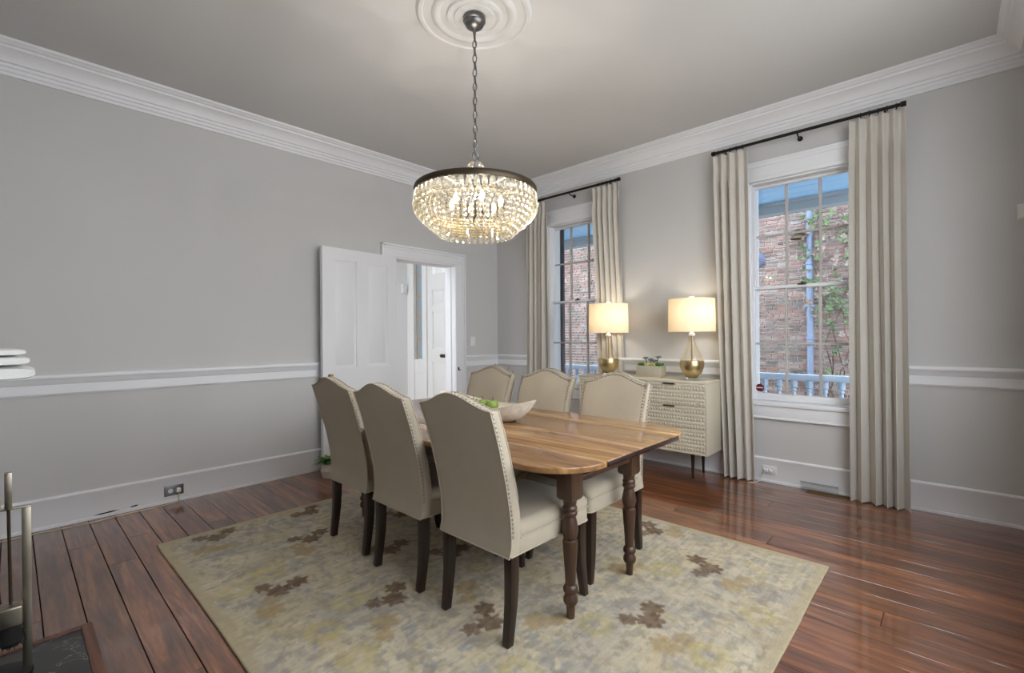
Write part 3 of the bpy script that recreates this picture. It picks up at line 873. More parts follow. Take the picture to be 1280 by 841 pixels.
# ================================================================== DINING TABLE
TX, TY0, TY1, TZ = 1.975, 1.032, 3.215, 0.762
def table():
    t = thing('dining_table', 'long pine drop-leaf dining table with rounded corners and dark turned legs', 'table', (TX, 0, FZ))
    zt = TZ - FZ
    sx = 0.315     # seam
    hw = 0.583
    # centre boards
    m = MB().box(-sx + 0.0022, sx - 0.0022, TY0, TY1, zt - 0.026, zt)
    m.build('top', M['table'], t, bevel=0.004)
    for s in (-1, 1):
        pts = [(s * (sx + 0.0022), TY0)]
        r = 0.235
        for k in range(13):
            a = -PI / 2 + k * PI / 24
            pts.append((s * (hw - r + r * math.cos(a)), TY0 + r + r * math.sin(a)))
        for k in range(13):
            a = k * PI / 24
            pts.append((s * (hw - r + r * math.cos(a)), TY1 - r + r * math.sin(a)))
        pts.append((s * (sx + 0.0022), TY1))
        MB().loft([[(x, y, zt - 0.026) for x, y in pts], [(x, y, zt) for x, y in pts]]).build('leaf', M['table'], t, bevel=0.005, seg=3)
    for s in (-1, 1): MB().box(s * sx - 0.006, s * sx + 0.006, TY0 + 0.01, TY1 - 0.01, zt - 0.024, zt - 0.008).build('joint', M['edge'], t)
    for yy in (TY0 - 0.0045, TY1 + 0.0005):
        MB().box(-sx + 0.0, hw - 0.23, yy, yy + 0.004, zt - 0.025, zt - 0.003).build('end_edge', M['edge'], t, bevel=0.001)
    lx, ly0, ly1 = 0.262, 1.262, 3.05
    leg = MB()
    prof = [(0.017, 0.0), (0.020, 0.058), (0.026, 0.062), (0.033, 0.075), (0.033, 0.090), (0.025, 0.106), (0.023, 0.112), (0.032, 0.118),
            (0.034, 0.130), (0.030, 0.142), (0.023, 0.150), (0.025, 0.20), (0.032, 0.30), (0.0345, 0.335), (0.033, 0.348), (0.026, 0.354), (0.030, 0.362),
            (0.037, 0.385), (0.037, 0.405), (0.028, 0.445), (0.026, 0.455), (0.033, 0.462), (0.034, 0.474), (0.029, 0.480), (0.033, 0.486), (0.033, 0.496), (0.028, 0.503), (0.032, 0.530), (0.036, 0.536)]
    leg.lathe(prof, seg=24)
    lm = leg.mesh('leg', M['tableleg'])
    bm_ = MB().loft([[(-.036, -.036, .530), (.036, -.036, .530), (.036, .036, .530), (-.036, .036, .530)],
                     [(-.043, -.043, .542), (.043, -.043, .542), (.043, .043, .542), (-.043, .043, .542)],
                     [(-.043, -.043, zt - .026), (.043, -.043, zt - .026), (.043, .043, zt - .026), (-.043, .043, zt - .026)]]).mesh('leg_block', M['tableleg'], bevel=0.003)
    for x in (-lx, lx):
        for y in (ly0, ly1):
            g = link('leg', lm, t, (x, y, 0))
            link('leg_block', bm_, g)
    az0 = zt - 0.026 - 0.118
    for x in (-lx, lx):
        MB().box(x - 0.014, x + 0.014, ly0 + 0.043, ly1 - 0.043, az0, zt - 0.026).build('apron', M['tableleg'], t)
    MB().box(-lx + 0.043, lx - 0.043, ly1 - 0.014, ly1 + 0.014, az0, zt - 0.026).build('apron', M['tableleg'], t)
    MB().box(-lx + 0.043, lx - 0.043, ly0 - 0.032, ly0 + 0.020, az0 - 0.004, az0 + 0.022).build('drawer_rail', M['tableleg'], t, bevel=0.003)
    d = MB().box(-lx + 0.046, lx - 0.046, ly0 - 0.022, ly0 - 0.002, az0 + 0.025, zt - 0.029).build('drawer', M['tableleg'], t, bevel=0.003)
    o = MB().lathe([(0.008, 0), (0.007, 0.012), (0.014, 0.02), (0.013, 0.03), (0.003, 0.034)], seg=14).build('knob', M['edge'], d)
    o.location = (0, ly0 - 0.022, zt - 0.075); o.rotation_euler = (PI / 2, 0, 0)
    return t
table()

# ================================================================== DINING CHAIRS
def make_chair():
    t = thing('dining_chair', 'x', 'chair', (0, 0, RZ))
    rear = [(0.375, 0.012), (0.400, 0.019), (0.440, 0.022), (0.530, 0.017), (0.660, -0.008), (0.830, -0.052), (0.975, -0.101), (1.04, -0.125)]
    def rx(z):
        for (z0, x0), (z1, x1) in zip(rear[:-1], rear[1:]):
            if z <= z1:
                f = (z - z0) / (z1 - z0); return x0 + (x1 - x0) * f
        return rear[-1][1]
    def hwid(z): return 0.222 + 0.006 * max(0, (z - 0.5)) / 0.5
    thick = lambda z: 0.062 - 0.012 * max(0, z - 0.5) / 0.5
    top = lambda u: 0.968 + 0.058 * 0.5 * (1 + math.cos(PI * u))
    NZ, NU = 16, 16
    zb = 0.372 - RZ
    def surf(front):
        rows = []
        for i in range(NZ + 1):
            s = i / NZ; row_ = []
            for j in range(NU + 1):
                u = -1 + 2 * j / NU
                z = zb + (top(u) - zb) * s
                e = (1 - u * u) ** 0.5 if abs(u) < 1 else 0
                x = rx(z) + (thick(z) + 0.010 * min(1, 1.6 * e) * math.sin(PI * min(1, s * 1.0 + 0.02)) ** 0.5 if front else 0.0)
                row_.append((x, u * hwid(z), z))
            rows.append(row_)
        return rows
    fr_, bk = surf(True), surf(False)
    m = MB()
    n = NU + 1
    vs_ = [p for r in bk for p in r] + [p for r in fr_ for p in r]
    o2 = n * (NZ + 1); fs = []
    for i in range(NZ):
        for j in range(NU):
            a = i * n + j
            fs.append((a, a + 1, a + n + 1, a + n)); fs.append((o2 + a, o2 + a + n, o2 + a + n + 1, o2 + a + 1))
    for i in range(NZ):
        for j in (0, NU):
            a = i * n + j; fs.append((a, a + n, o2 + a + n, o2 + a))
    for j in range(NU):
        a = NZ * n + j; fs.append((a, a + 1, o2 + a + 1, o2 + a))
        fs.append((j, o2 + j, o2 + j + 1, j + 1))
    m.add(vs_, fs)
    back = m.build('backrest', M['linen'], t, bevel=0.005, seg=2)
    # piping round the rear and front faces
    def outline(rows, off):
        pts = [rows[i][0] for i in range(0, NZ + 1)] + [rows[NZ][j] for j in range(1, NU)] + [rows[i][NU] for i in range(NZ, -1, -1)]
        return [(p[0] + off, p[1], p[2]) for p in pts]
    MB().tube(outline(bk, 0.001), 0.0035, 6).build('piping', M['linen'], back)
    MB().tube([(p[0] + 0.001, p[1], p[2]) for p in bk[0]], 0.0035, 6).build('piping', M['linen'], back)
    MB().tube(outline(fr_, -0.003)[6:-6], 0.0035, 6).build('piping', M['linen'], back)
    # nailheads: down both sides and over the top, along rear and front borders
    nails = MB()
    nailring = [(0.0068, 0), (0.0056, 0.0036), (0.0020, 0.0052)]
    def nail(p, nrm):
        q = Vector((0, 0, 1)).rotation_difference(Vector(nrm)).to_matrix()
        rings = [[tuple(Vector(p) + q @ Vector((r * math.cos(2 * PI * k / 6), r * math.sin(2 * PI * k / 6), z))) for k in range(6)] for r, z in nailring]
        nails.loft(rings)
    z = 0.445
    while z < 0.965:
        for s in (-1, 1):
            nail((rx(z) + 0.010, s * (hwid(z) - 0.0005), z), (0, s, 0))
            if z > 0.62: nail((rx(z) + thick(z) + 0.001, s * (hwid(z) - 0.012), z), (1, 0, 0.25))
        z += 0.0185
    k = -0.97
    while k < 0.98:
        z = top(k); nz = -(top(k + .01) - top(k - .01)) / (0.02 * 0.228)
        nv = Vector((0, nz, 1)).normalized()
        for xo in (0.010, 0.044):
            p = Vector((rx(z) + xo, k * hwid(z), z)) - nv * 0.0005
            nail(p, nv)
        nail((rx(z - 0.012) + thick(z) + 0.001, k * hwid(z), z - 0.012), (1, 0, 0.25))
        k += 0.0185 / 0.228
    o = nails.build('nailhead_trim', M['brassnail'], t); o['kind'] = 'stuff'
    # seat rail and cushion
    def rounded(hw0, hw1, x0, x1, r, z, ins=0.0, kx=6):
        pts = [(x0, -hw0 + ins, z)]
        for k in range(kx + 1):
            a = -PI / 2 + k * PI / 2 / kx
            pts.append((x1 - r - ins + r * math.cos(a), -(hw1 - r - ins) + r * math.sin(a), z))
        for k in range(kx + 1):
            a = k * PI / 2 / kx
            pts.append((x1 - r - ins + r * math.cos(a), (hw1 - r - ins) + r * math.sin(a), z))
        pts.append((x0, hw0 - ins, z))
        return pts
    x0, x1 = 0.076, 0.572
    rz_ = RZ
    MB().loft([rounded(.222, .226, 0.066, x1, .03, zb + 0.002), rounded(.222, .226, 0.066, x1, .03, 0.430)]).build('seat_rail', M['linen'], t, bevel=0.003)
    rings = []
    for zz, ins in ((0.430, 0.002), (0.440, -0.002), (0.458, -0.003), (0.472, 0.002), (0.484, 0.014), (0.492, 0.034), (0.498, 0.07), (0.501, 0.11)):
        rings.append(rounded(.220, .226, x0 + max(0, ins) * 0.4, x1, .035 + max(0, ins * 0.3), zz, ins))
    cu = MB().loft(rings).build('seat', M['linen'], t)
    MB().tube([(p[0], p[1], p[2]) for p in rounded(.223, .228, x0, x1 + .002, .03, 0.431)], 0.0035, 6).build('piping', M['linen'], cu)
    MB().tube([(p[0], p[1], p[2]) for p in rounded(.223, .227, 0.02, x1 + .001, .03, zb + 0.002)], 0.003, 6).build('piping', M['linen'], cu)
    # legs
    def leg(sections):
        rr_ = []
        for (zz, cx, cy, w, d) in sections:
            rr_.append([(cx - d / 2, cy - w / 2, zz), (cx + d / 2, cy - w / 2, zz), (cx + d / 2, cy + w / 2, zz), (cx - d / 2, cy + w / 2, zz)])
        return MB().loft(rr_)
    zl = zb
    for s in (-1, 1):
        leg([(0.0, 0.022, s * .198, .034, .036), (0.03, 0.025, s * .198, .035, .037), (0.09, 0.033, s * .1985, .037, .039), (0.17, 0.042, s * .199, .040, .043),
             (0.26, 0.046, s * .199, .043, .046), (zl + .004, 0.046, s * .199, .044, .048)]).build('leg', M['chairleg'], t, bevel=0.003)
        leg([(0.0, 0.552, s * .207, .032, .032), (0.03, 0.547, s * .206, .033, .033), (0.10, 0.538, s * .203, .037, .038), (0.18, 0.531, s * .2, .040, .043),
             (0.28, 0.528, s * .198, .044, .048), (zl + .004, 0.528, s * .198, .046, .050)]).build('leg', M['chairleg'], t, bevel=0.003)
    return t
ch0 = make_chair()
seats = [(1.360, 1.533, 0, 'taupe upholstered dining chair backing the hearth, farthest from the open door'),
         (1.366, 2.140, 0, 'taupe upholstered dining chair backing the hearth, middle of its row of three'),
         (1.388, 2.702, 0, 'taupe upholstered dining chair backing the hearth, nearest the open door'),
         (2.566, 1.570, PI, 'taupe upholstered dining chair right in front of the sideboard drawers, at the table end'),
         (2.566, 2.130, PI, 'taupe upholstered dining chair on the sideboard side, between two like it'),
         (2.566, 2.690, PI, 'taupe upholstered dining chair on the sideboard side, nearest the room corner')]
for i, (x, y, a, lab) in enumerate(seats):
    c = ch0 if i == 0 else copy_tree(ch0)
    c.location = (x, y, FZ); c.rotation_euler = (0, 0, a)
    c['label'] = lab; c['group'] = 'six dining chairs around the table'

# ================================================================== BOWL AND APPLES
def bowl():
    hl, hw = 0.405, 0.170
    t = MB()
    def ring(sc, z0, tip, w=1.0, n=40):
        pts = []
        for k in range(n):
            a = 2 * PI * k / n
            sy = math.sin(a); sx_ = math.cos(a)
            yy = hl * sc * math.copysign(abs(sy) ** 0.9, sy)
            xx = hw * sc * w * math.copysign(abs(sx_) ** 1.15, sx_)
            s = abs(yy / hl)
            pts.append((xx, yy, z0 + tip * s ** 2.2))
        return pts
    outer = [ring(.52, 0.0, 0), ring(.62, .003, .004), ring(.76, .018, .022), ring(.88, .042, .042), ring(.96, .062, .06), ring(1.0, .076, .066)]
    inner = [ring(.975, .077, .065), ring(.90, .062, .052), ring(.76, .048, .030), ring(.58, .042, .008), ring(.40, .040, .0), ring(.05, .040, .0)]
    t.loft(outer + inner)
    o = t.build('dough_bowl', M['bowlwood'])
    o.location = (2.045, 2.165, TZ + 0.0005); o.rotation_euler = (0, 0, math.radians(1.5))
    tag(o, 'long pale carved wooden bowl with upturned tips on the dining table', 'bowl')
bowl()
def apple(x, y, z, rz, lab):
    a = thing('apple', lab, 'apple', (x, y, z), rz, 'green apples in the bowl')
    r = 0.0385
    prof = []
    for k in range(15):
        th = PI * k / 14
        rr_ = r * (1 + 0.07 * math.cos(th)) * max(math.sin(th), 0.03)
        zz = -r * 0.93 * math.cos(th)
        if k >= 12: zz -= 0.010 * (k - 11) / 3
        if k <= 1: zz += 0.006
        prof.append((rr_, zz + r * 0.9))
    MB().lathe(prof, seg=20).build('flesh', M['apple'], a)
    MB().tube([(0, 0, r * 1.62), (0.002, 0, r * 1.85), (0.008, 0.004, r * 2.2)], [0.0022, 0.0018, 0.0024], 6).build('stem', M['stem'], a)
for x, y, z, rz, lab in ((2.075, 2.300, TZ + .041, 0.4, 'green apple at the end of the row, on the door side'), (2.085, 2.218, TZ + .041, 2.0, 'green apple in the middle of the row in the bowl'), (2.09, 2.136, TZ + .041, 4.0, 'green apple at the end of the row, away from the door')):
    apple(x, y, z, rz, lab)

# ================================================================== CHANDELIER
CX, CY = 1.89, 2.06
ch = thing('chandelier', 'large tiered crystal bead chandelier with bronze ring hanging over the table', 'chandelier', (CX, CY, H))
ZR = 2.110 - H
MB().lathe([(0.002, -0.020), (0.062, -0.020), (0.066, -0.026), (0.066, -0.040), (0.060, -0.044), (0.058, -0.054), (0.050, -0.068), (0.032, -0.080), (0.012, -0.086), (0.008, -0.118), (0.002, -0.12)], seg=28).build('canopy', M['pewter'], ch)
# chain
def link_mesh():
    pts = []
    for k in range(16):
        a = 2 * PI * k / 16
        pts.append((0.0115 * math.cos(a), 0, 0.0245 * math.sin(a)))
    return MB().tube(pts, 0.0034, 6, closed=True).mesh('chain_link', M['pewter'])
lk = link_mesh()
z = -0.132; k = 0
zend = 2.368 - H
nl = int((z - zend) / 0.0395) + 1
for k in range(nl):
    link('chain_link', lk, ch, (0, 0, z - k * (z - zend) / (nl - 1)), (0, 0, (k % 2) * PI / 2 + 0.5))
MB().tube([(0.012 * math.sin(a), 0.0035 * math.sin(a * 9), -0.11 + (zend + 0.11) * a / 6.28) for a in [6.28 * i / 60 for i in range(61)]], 0.002, 5).build('flex', M['pewter'], ch)
# top loop, clear dome hub
MB().tube([(0.020 * math.cos(a), 0, zend - 0.030 + 0.022 * math.sin(a)) for a in [2 * PI * i / 20 for i in range(20)]], 0.004, 8, closed=True).build('loop', M['pewter'], ch)
MB().lathe([(0.064, ZR + 0.110), (0.062, ZR + 0.140), (0.052, ZR + 0.168), (0.034, ZR + 0.190), (0.010, ZR + 0.202)], seg=24, caps=False).build('dome', clear('dome_glass', (0.93, 0.93, 0.93, 1), 0.14, 0.05, fres=0.9), ch)
MB().lathe([(0.012, zend - 0.055), (0.012, ZR + 0.0), (0.03, ZR - 0.01), (0.03, ZR - 0.02), (0.012, ZR - 0.03), (0.010, ZR - 0.12), (0.025, ZR - 0.13), (0.002, ZR - 0.15)], seg=14).build('stem', M['pewter'], ch)
ringp = [(0.348, 0.0), (0.358, 0.002), (0.360, 0.010), (0.360, 0.026), (0.356, 0.034), (0.344, 0.036), (0.342, 0.030), (0.342, 0.002), (0.348, 0.0)]
MB().lathe([(r, zz + ZR) for r, zz in ringp], seg=72, caps=False).build('ring', M['bronze'], ch)
for k in range(6):
    a = k * PI / 3 + 0.3
    MB().tube([(0.02 * math.cos(a), 0.02 * math.sin(a), ZR + 0.012), (0.344 * math.cos(a), 0.344 * math.sin(a), ZR + 0.012)], 0.005, 6).build('spoke', M['bronze'], ch)
def drop_prof(L, R):
    return [(0.0012, 0.0), (R * 0.45, -L * 0.16), (R * 0.88, -L * 0.42), (R, -L * 0.64), (R * 0.72, -L * 0.88), (0.0015, -L)]
def drop_mesh(L, R):
    prof = drop_prof(L, R)
    return MB().lathe(prof, seg=7, caps=False).mesh('crystal_drop', M['crystal'])
tiers = [(0.347, 0.000, 52, 0.076, 0.0180), (0.352, -0.034, 54, 0.058, 0.0170), (0.350, -0.064, 54, 0.050, 0.0165), (0.338, -0.090, 52, 0.047, 0.0160),
         (0.318, -0.114, 50, 0.045, 0.0155), (0.295, -0.136, 46, 0.044, 0.0155), (0.270, -0.158, 42, 0.043, 0.0150), (0.244, -0.180, 40, 0.043, 0.0145), (0.218, -0.202, 36, 0.046, 0.0140)]
drops = []
for ti, (r, dz, n_, L, R) in enumerate(tiers):
    me = drop_mesh(L, R)
    if ti: MB().tube([(r * math.cos(2 * PI * i / 48), r * math.sin(2 * PI * i / 48), ZR + dz) for i in range(48)], 0.0013, 5, closed=True).build('tier_ring', M['brass'], ch)
    for i in range(n_):
        a = 2 * PI * (i + 0.5 * (ti % 2)) / n_
        drops.append((me, r * math.cos(a), r * math.sin(a), ZR + dz + (0.014 if ti == 0 else -0.003), a, L, R))
drops.sort(key=lambda d: (d[1] * CX + d[2] * CY))      # nearest to the viewer's side of the room first
for d in drops[:295]: link('crystal_drop', d[0], ch, (d[1], d[2], d[3]), (0, 0, d[4]))
far = MB()
for (me, x, y, z, a, L, R) in drops[295:]:
    prof = drop_prof(L, R)
    far.lathe(prof, x, y, z, 7, caps=False)
o = far.build('crystal_drops', M['crystal'], ch); o['kind'] = 'stuff'
bm_ = MB().lathe([(0.006, 0.0), (0.010, 0.012), (0.0155, 0.03), (0.014, 0.045), (0.006, 0.065), (0.001, 0.075)], seg=12).mesh('bulb', M['bulb'])
cm_ = MB().lathe([(0.011, -0.05), (0.011, 0.0)], seg=12).mesh('candle_sleeve', M['bronze'])
for k in range(6):
    a = k * PI / 3
    p = (0.15 * math.cos(a), 0.15 * math.sin(a), ZR - 0.085)
    MB().tube([(0.012 * math.cos(a), 0.012 * math.sin(a), ZR - 0.08), (0.08 * math.cos(a), 0.08 * math.sin(a), ZR - 0.15), (p[0], p[1], p[2] - 0.05)], 0.004, 6).build('arm', M['bronze'], ch)
    link('candle_sleeve', cm_, ch, p); link('bulb', bm_, ch, p)
    ld = bpy.data.lights.new('bulb_light', 'POINT'); ld.energy = CHANDELIER_W; ld.color = (1, 0.93, 0.82); ld.shadow_soft_size = 0.006
    link('bulb_light', ld, ch, (p[0] * 1.25, p[1] * 1.25, p[2] + 0.04))

# ================================================================== SIDEBOARD
SX0, SX1, SY0, SY1, SZ0, SZ1 = 4.030, 4.428, 1.532, 2.838, 0.240, 0.868
sb = thing('sideboard', 'champagne sideboard with carved drawer fronts and slim brass legs between the windows', 'sideboard', (0, 0, 0))
MB().box(SX0, SX1, SY0, SY1, SZ1 - 0.018, SZ1).build('top', M['sideboard'], sb, bevel=0.002)
bd = MB()
bd.box(SX0, SX1, SY0, SY0 + 0.018, SZ0, SZ1 - 0.018); bd.box(SX0, SX1, SY1 - 0.018, SY1, SZ0, SZ1 - 0.018)
bd.box(SX0, SX1, SY0 + 0.018, SY1 - 0.018, SZ0, SZ0 + 0.018); bd.box(SX1 - 0.01, SX1, SY0 + 0.018, SY1 - 0.018, SZ0 + 0.018, SZ1 - 0.018)
ymid = (SY0 + SY1) / 2
bd.box(SX0 + 0.02, SX1 - 0.01, ymid - 0.009, ymid + 0.009, SZ0 + 0.018, SZ1 - 0.018)
bd.build('case', M['sideboard'], sb, bevel=0.0015)
dw = (SY1 - SY0 - 0.036) / 2 - 0.004
dh = (SZ1 - SZ0 - 0.036) / 3 - 0.004
def drawer_mesh():
    m = MB().box(0.0, 0.018, 0, dw, 0, dh)
    nu, nv = 24, 6
    cw_, ch_ = dw / nu, dh / nv
    for i in range(nu):
        for j in range(nv):
            a, b, c, d = i * cw_, (i + 1) * cw_, j * ch_, (j + 1) * ch_
            sk_ = 0.30 * cw_ if (j % 2) else -0.30 * cw_
            m.add([(0, a, c), (0, b, c), (0, b, d), (0, a, d), (-0.0105, (a + b) / 2 + sk_, c + 0.72 * ch_)], [(0, 1, 4), (1, 2, 4), (2, 3, 4), (3, 0, 4)])
    return m.mesh('drawer', M['sideboard'], smooth=False)
dm = drawer_mesh()
hmesh = MB().box(-0.014, -0.0005, -0.052, 0.052, -0.010, 0.003).mesh('handle', M['bronze'], bevel=0.002)
for side in (0, 1):
    for k in range(3):
        y0 = SY0 + 0.018 + 0.002 if side == 0 else ymid + 0.002
        z0 = SZ0 + 0.018 + 0.002 + k * (dh + 0.004)
        d = link('drawer', dm, sb, (SX0 + 0.004, y0, z0))
        if k: link('handle', hmesh, d, (-0.004, dw * 0.5, dh - 0.004))
legm = MB().loft([[(-s, -s, 0), (s, -s, 0), (s, s, 0), (-s, s, 0)] if False else [(-w, -w, z), (w, -w, z), (w, w, z), (-w, w, z)] for w, z, s in ((0.008, 0.0005, 0), (0.014, SZ0, 0))]).mesh('leg', M['bronze'], bevel=0.002)
for x in (4.135, 4.375):
    for y in (1.700, 2.67): link('leg', legm, sb, (x, y, 0))
for y in (1.700, 2.67):
    MB().box(4.135, 4.375, y - 0.006, y + 0.006, SZ0 - 0.03, SZ0 - 0.012).build('stretcher', M['bronze'], sb)

# ---- lamps on the sideboard
def lamp(x, y, lab):
    t = thing('table_lamp', lab, 'lamp', (x, y, SZ1 + 0.0005), 0, 'pair of table lamps on the sideboard')
    MB().box(-0.060, 0.060, -0.060, 0.060, 0, 0.020).build('base', M['acrylic'], t, bevel=0.003)
    prof = [(0.040, 0.020), (0.056, 0.030), (0.084, 0.068), (0.100, 0.110), (0.103, 0.140), (0.100, 0.172), (0.088, 0.212), (0.066, 0.255), (0.044, 0.300), (0.031, 0.340), (0.026, 0.380), (0.025, 0.395)]
    MB().lathe([(r + 0.0015, z) for r, z in prof[4:]], seg=32, caps=False).build('glass_body', M['lampglass'], t)
    MB().lathe(prof[:6] + [(0.001, 0.172)], seg=32).build('gold_bowl', M['gold'], t)
    MB().lathe([(0.006, 0.172), (0.006, 0.395)], seg=10).build('rod', M['brass'], t)
    MB().lathe([(0.012, 0.392), (0.028, 0.396), (0.028, 0.412), (0.018, 0.422), (0.010, 0.430), (0.009, 0.50), (0.016, 0.505), (0.016, 0.545)], seg=18).build('socket', M['plate'], t)
    sh = MB()
    sh.lathe([(0.200, 0.432), (0.196, 0.724), (0.1945, 0.724), (0.1985, 0.432), (0.200, 0.432)], seg=48, caps=False)
    sh.build('shade', M['shade'], t)
    for k in range(3):
        a = k * 2 * PI / 3
        MB().tube([(0.0, 0.0, 0.716), (0.195 * math.cos(a), 0.195 * math.sin(a), 0.716)], 0.002, 5).build('spider', M['brass'], t)
    MB().lathe([(0.004, 0.545), (0.004, 0.72), (0.012, 0.724), (0.012, 0.738), (0.026, 0.742), (0.026, 0.748), (0.004, 0.750)], seg=14).build('finial', M['plate'], t)
    MB().lathe([(0.012, 0.53), (0.022, 0.565), (0.027, 0.595), (0.022, 0.622), (0.006, 0.632)], 0.0, 0.035, 0, 16).build('bulb', M['bulb'], t)
    ld = bpy.data.lights.new('lamp_light', 'POINT'); ld.energy = LAMP_W; ld.color = (1, 0.90, 0.74); ld.shadow_soft_size = 0.04
    link('lamp_light', ld, t, (-0.01, -0.05, 0.60))
    return t
lamp(4.190, 1.724, 'gold and glass table lamp on the sideboard end away from the corner')
lamp(4.190, 2.583, 'gold and glass table lamp standing in front of a curtain')

# ---- succulent planter
pl = thing('succulent_planter', 'long concrete planter of succulents between the two lamps on the sideboard', 'planter', (4.28, 2.165, SZ1 + 0.0005))
pw, pd, ph = 0.125, 0.062, 0.108
pm = MB()
pm.box(-pd, pd, -pw, pw, 0, 0.012)
for a, b, c, d in ((-pd, -pd + .012, -pw, pw), (pd - .012, pd, -pw, pw), (-pd + .012, pd - .012, -pw, -pw + .012), (-pd + .012, pd - .012, pw - .012, pw)): pm.box(a, b, c, d, 0.012, ph)
pm.build('box', M['concrete'], pl, bevel=0.002)
MB().box(-pd + .0125, pd - .0125, -pw + .0125, pw - .0125, 0.0125, ph - 0.012).build('soil', M['stem'], pl)
def petal(mat, w=0.35, thick=0.18):
    m = MB()
    prof = [(0.0, 0.25), (0.35, 0.85), (0.65, 1.0), (0.88, 0.6), (1.0, 0.05)]
    m.loft([[(s * 1.0, w * r * math.cos(a), thick * r * math.sin(a) + 0.25 * s * s) for a in [2 * PI * k / 6 for k in range(6)]] for s, r in prof])
    return m.mesh('succulent_leaf', mat)
PG, PB, PP = petal(M['leafgreen']), petal(M['succulent'], 0.42), petal(M['palegreen'], 0.4)
rs = random.Random(9)
def rosette(x, y, z, me, s, n=14, up=0.3, nm='succulent'):
    r = link(nm, None, pl, (x, y, z)); r.empty_display_size = 0.02
    for k in range(n):
        a = k * 2.4; e = up + 0.85 * (k / n)
        link('succulent_leaf', me, r, (0, 0, 0), (0, -e, a), (s * (1 - 0.35 * k / n),) * 3)
    return r
for x, y, me, s, n, up in ((-0.02, 0.085, PG, 0.055, 16, 0.35), (0.0, -0.09, PG, 0.058, 16, 0.35), (-0.025, 0.02, PP, 0.052, 14, 0.4), (-0.02, -0.035, PP, 0.052, 14, 0.45), (0.025, 0.05, PP, 0.05, 12, 0.4), (0.02, -0.03, PG, 0.05, 12, 0.5)):
    rosette(x, y, ph - 0.012, me, s, n, up)
for x, y, h_, dy in ((-0.01, 0.03, 0.075, 0.02), (0.0, -0.03, 0.05, -0.005), (-0.01, -0.055, 0.085, -0.03), (0.01, 0.005, 0.06, 0.0)):
    MB().tube([(x, y, ph - 0.012), (x, y + dy * 0.5, ph + h_ * 0.5), (x, y + dy, ph + h_)], 0.004, 6).build('succulent_stem', M['stem'], pl)
    rosette(x, y + dy, ph + h_ - 0.012, PB, 0.036, 12, 0.2)

# ================================================================== CURTAINS AND RODS
def rod(y0, y1, lab):
    xr, zr = 4.375, 2.908
    t = thing('curtain_rod', lab, 'curtain rod', (xr, (y0 + y1) / 2, zr), 0, 'black curtain rods')
    hl = (y1 - y0) / 2
    MB().tube([(0, -hl + 0.03, 0), (0, hl - 0.03, 0)], 0.0125, 14).build('pole', M['iron'], t)
    for s in (-1, 1):
        MB().tube([(0, s * (hl - 0.032), 0), (0, s * (hl - 0.030), 0), (0, s * hl, 0)], [0.014, 0.019, 0.019], 14).build('finial', M['iron'], t)
    for yy in (-hl + 0.12, 0, hl - 0.12):
        MB().tube([(0, yy, -0.014), (0.02, yy, -0.026), (XB - xr - 0.004, yy, -0.026)], 0.006, 8).tube([(XB - xr - 0.010, yy, -0.026), (XB - xr - 0.0005, yy, -0.026)], 0.02, 12).build('bracket', M['iron'], t)
    rm = MB().tube([(0.019 * math.cos(a), 0, 0.019 * math.sin(a) - 0.004) for a in [2 * PI * i / 16 for i in range(16)]], 0.003, 6, closed=True).mesh('ring', M['iron'])
    for s in (-1, 1):
        for k in range(5):
            link('ring', rm, t, (0, s * (hl - 0.055 - k * 0.052), 0))
rod(0.244, 1.602, 'black iron rod over the window next to the bare wall end')
rod(2.546, 3.850, 'black iron rod over the window next to the room corner')
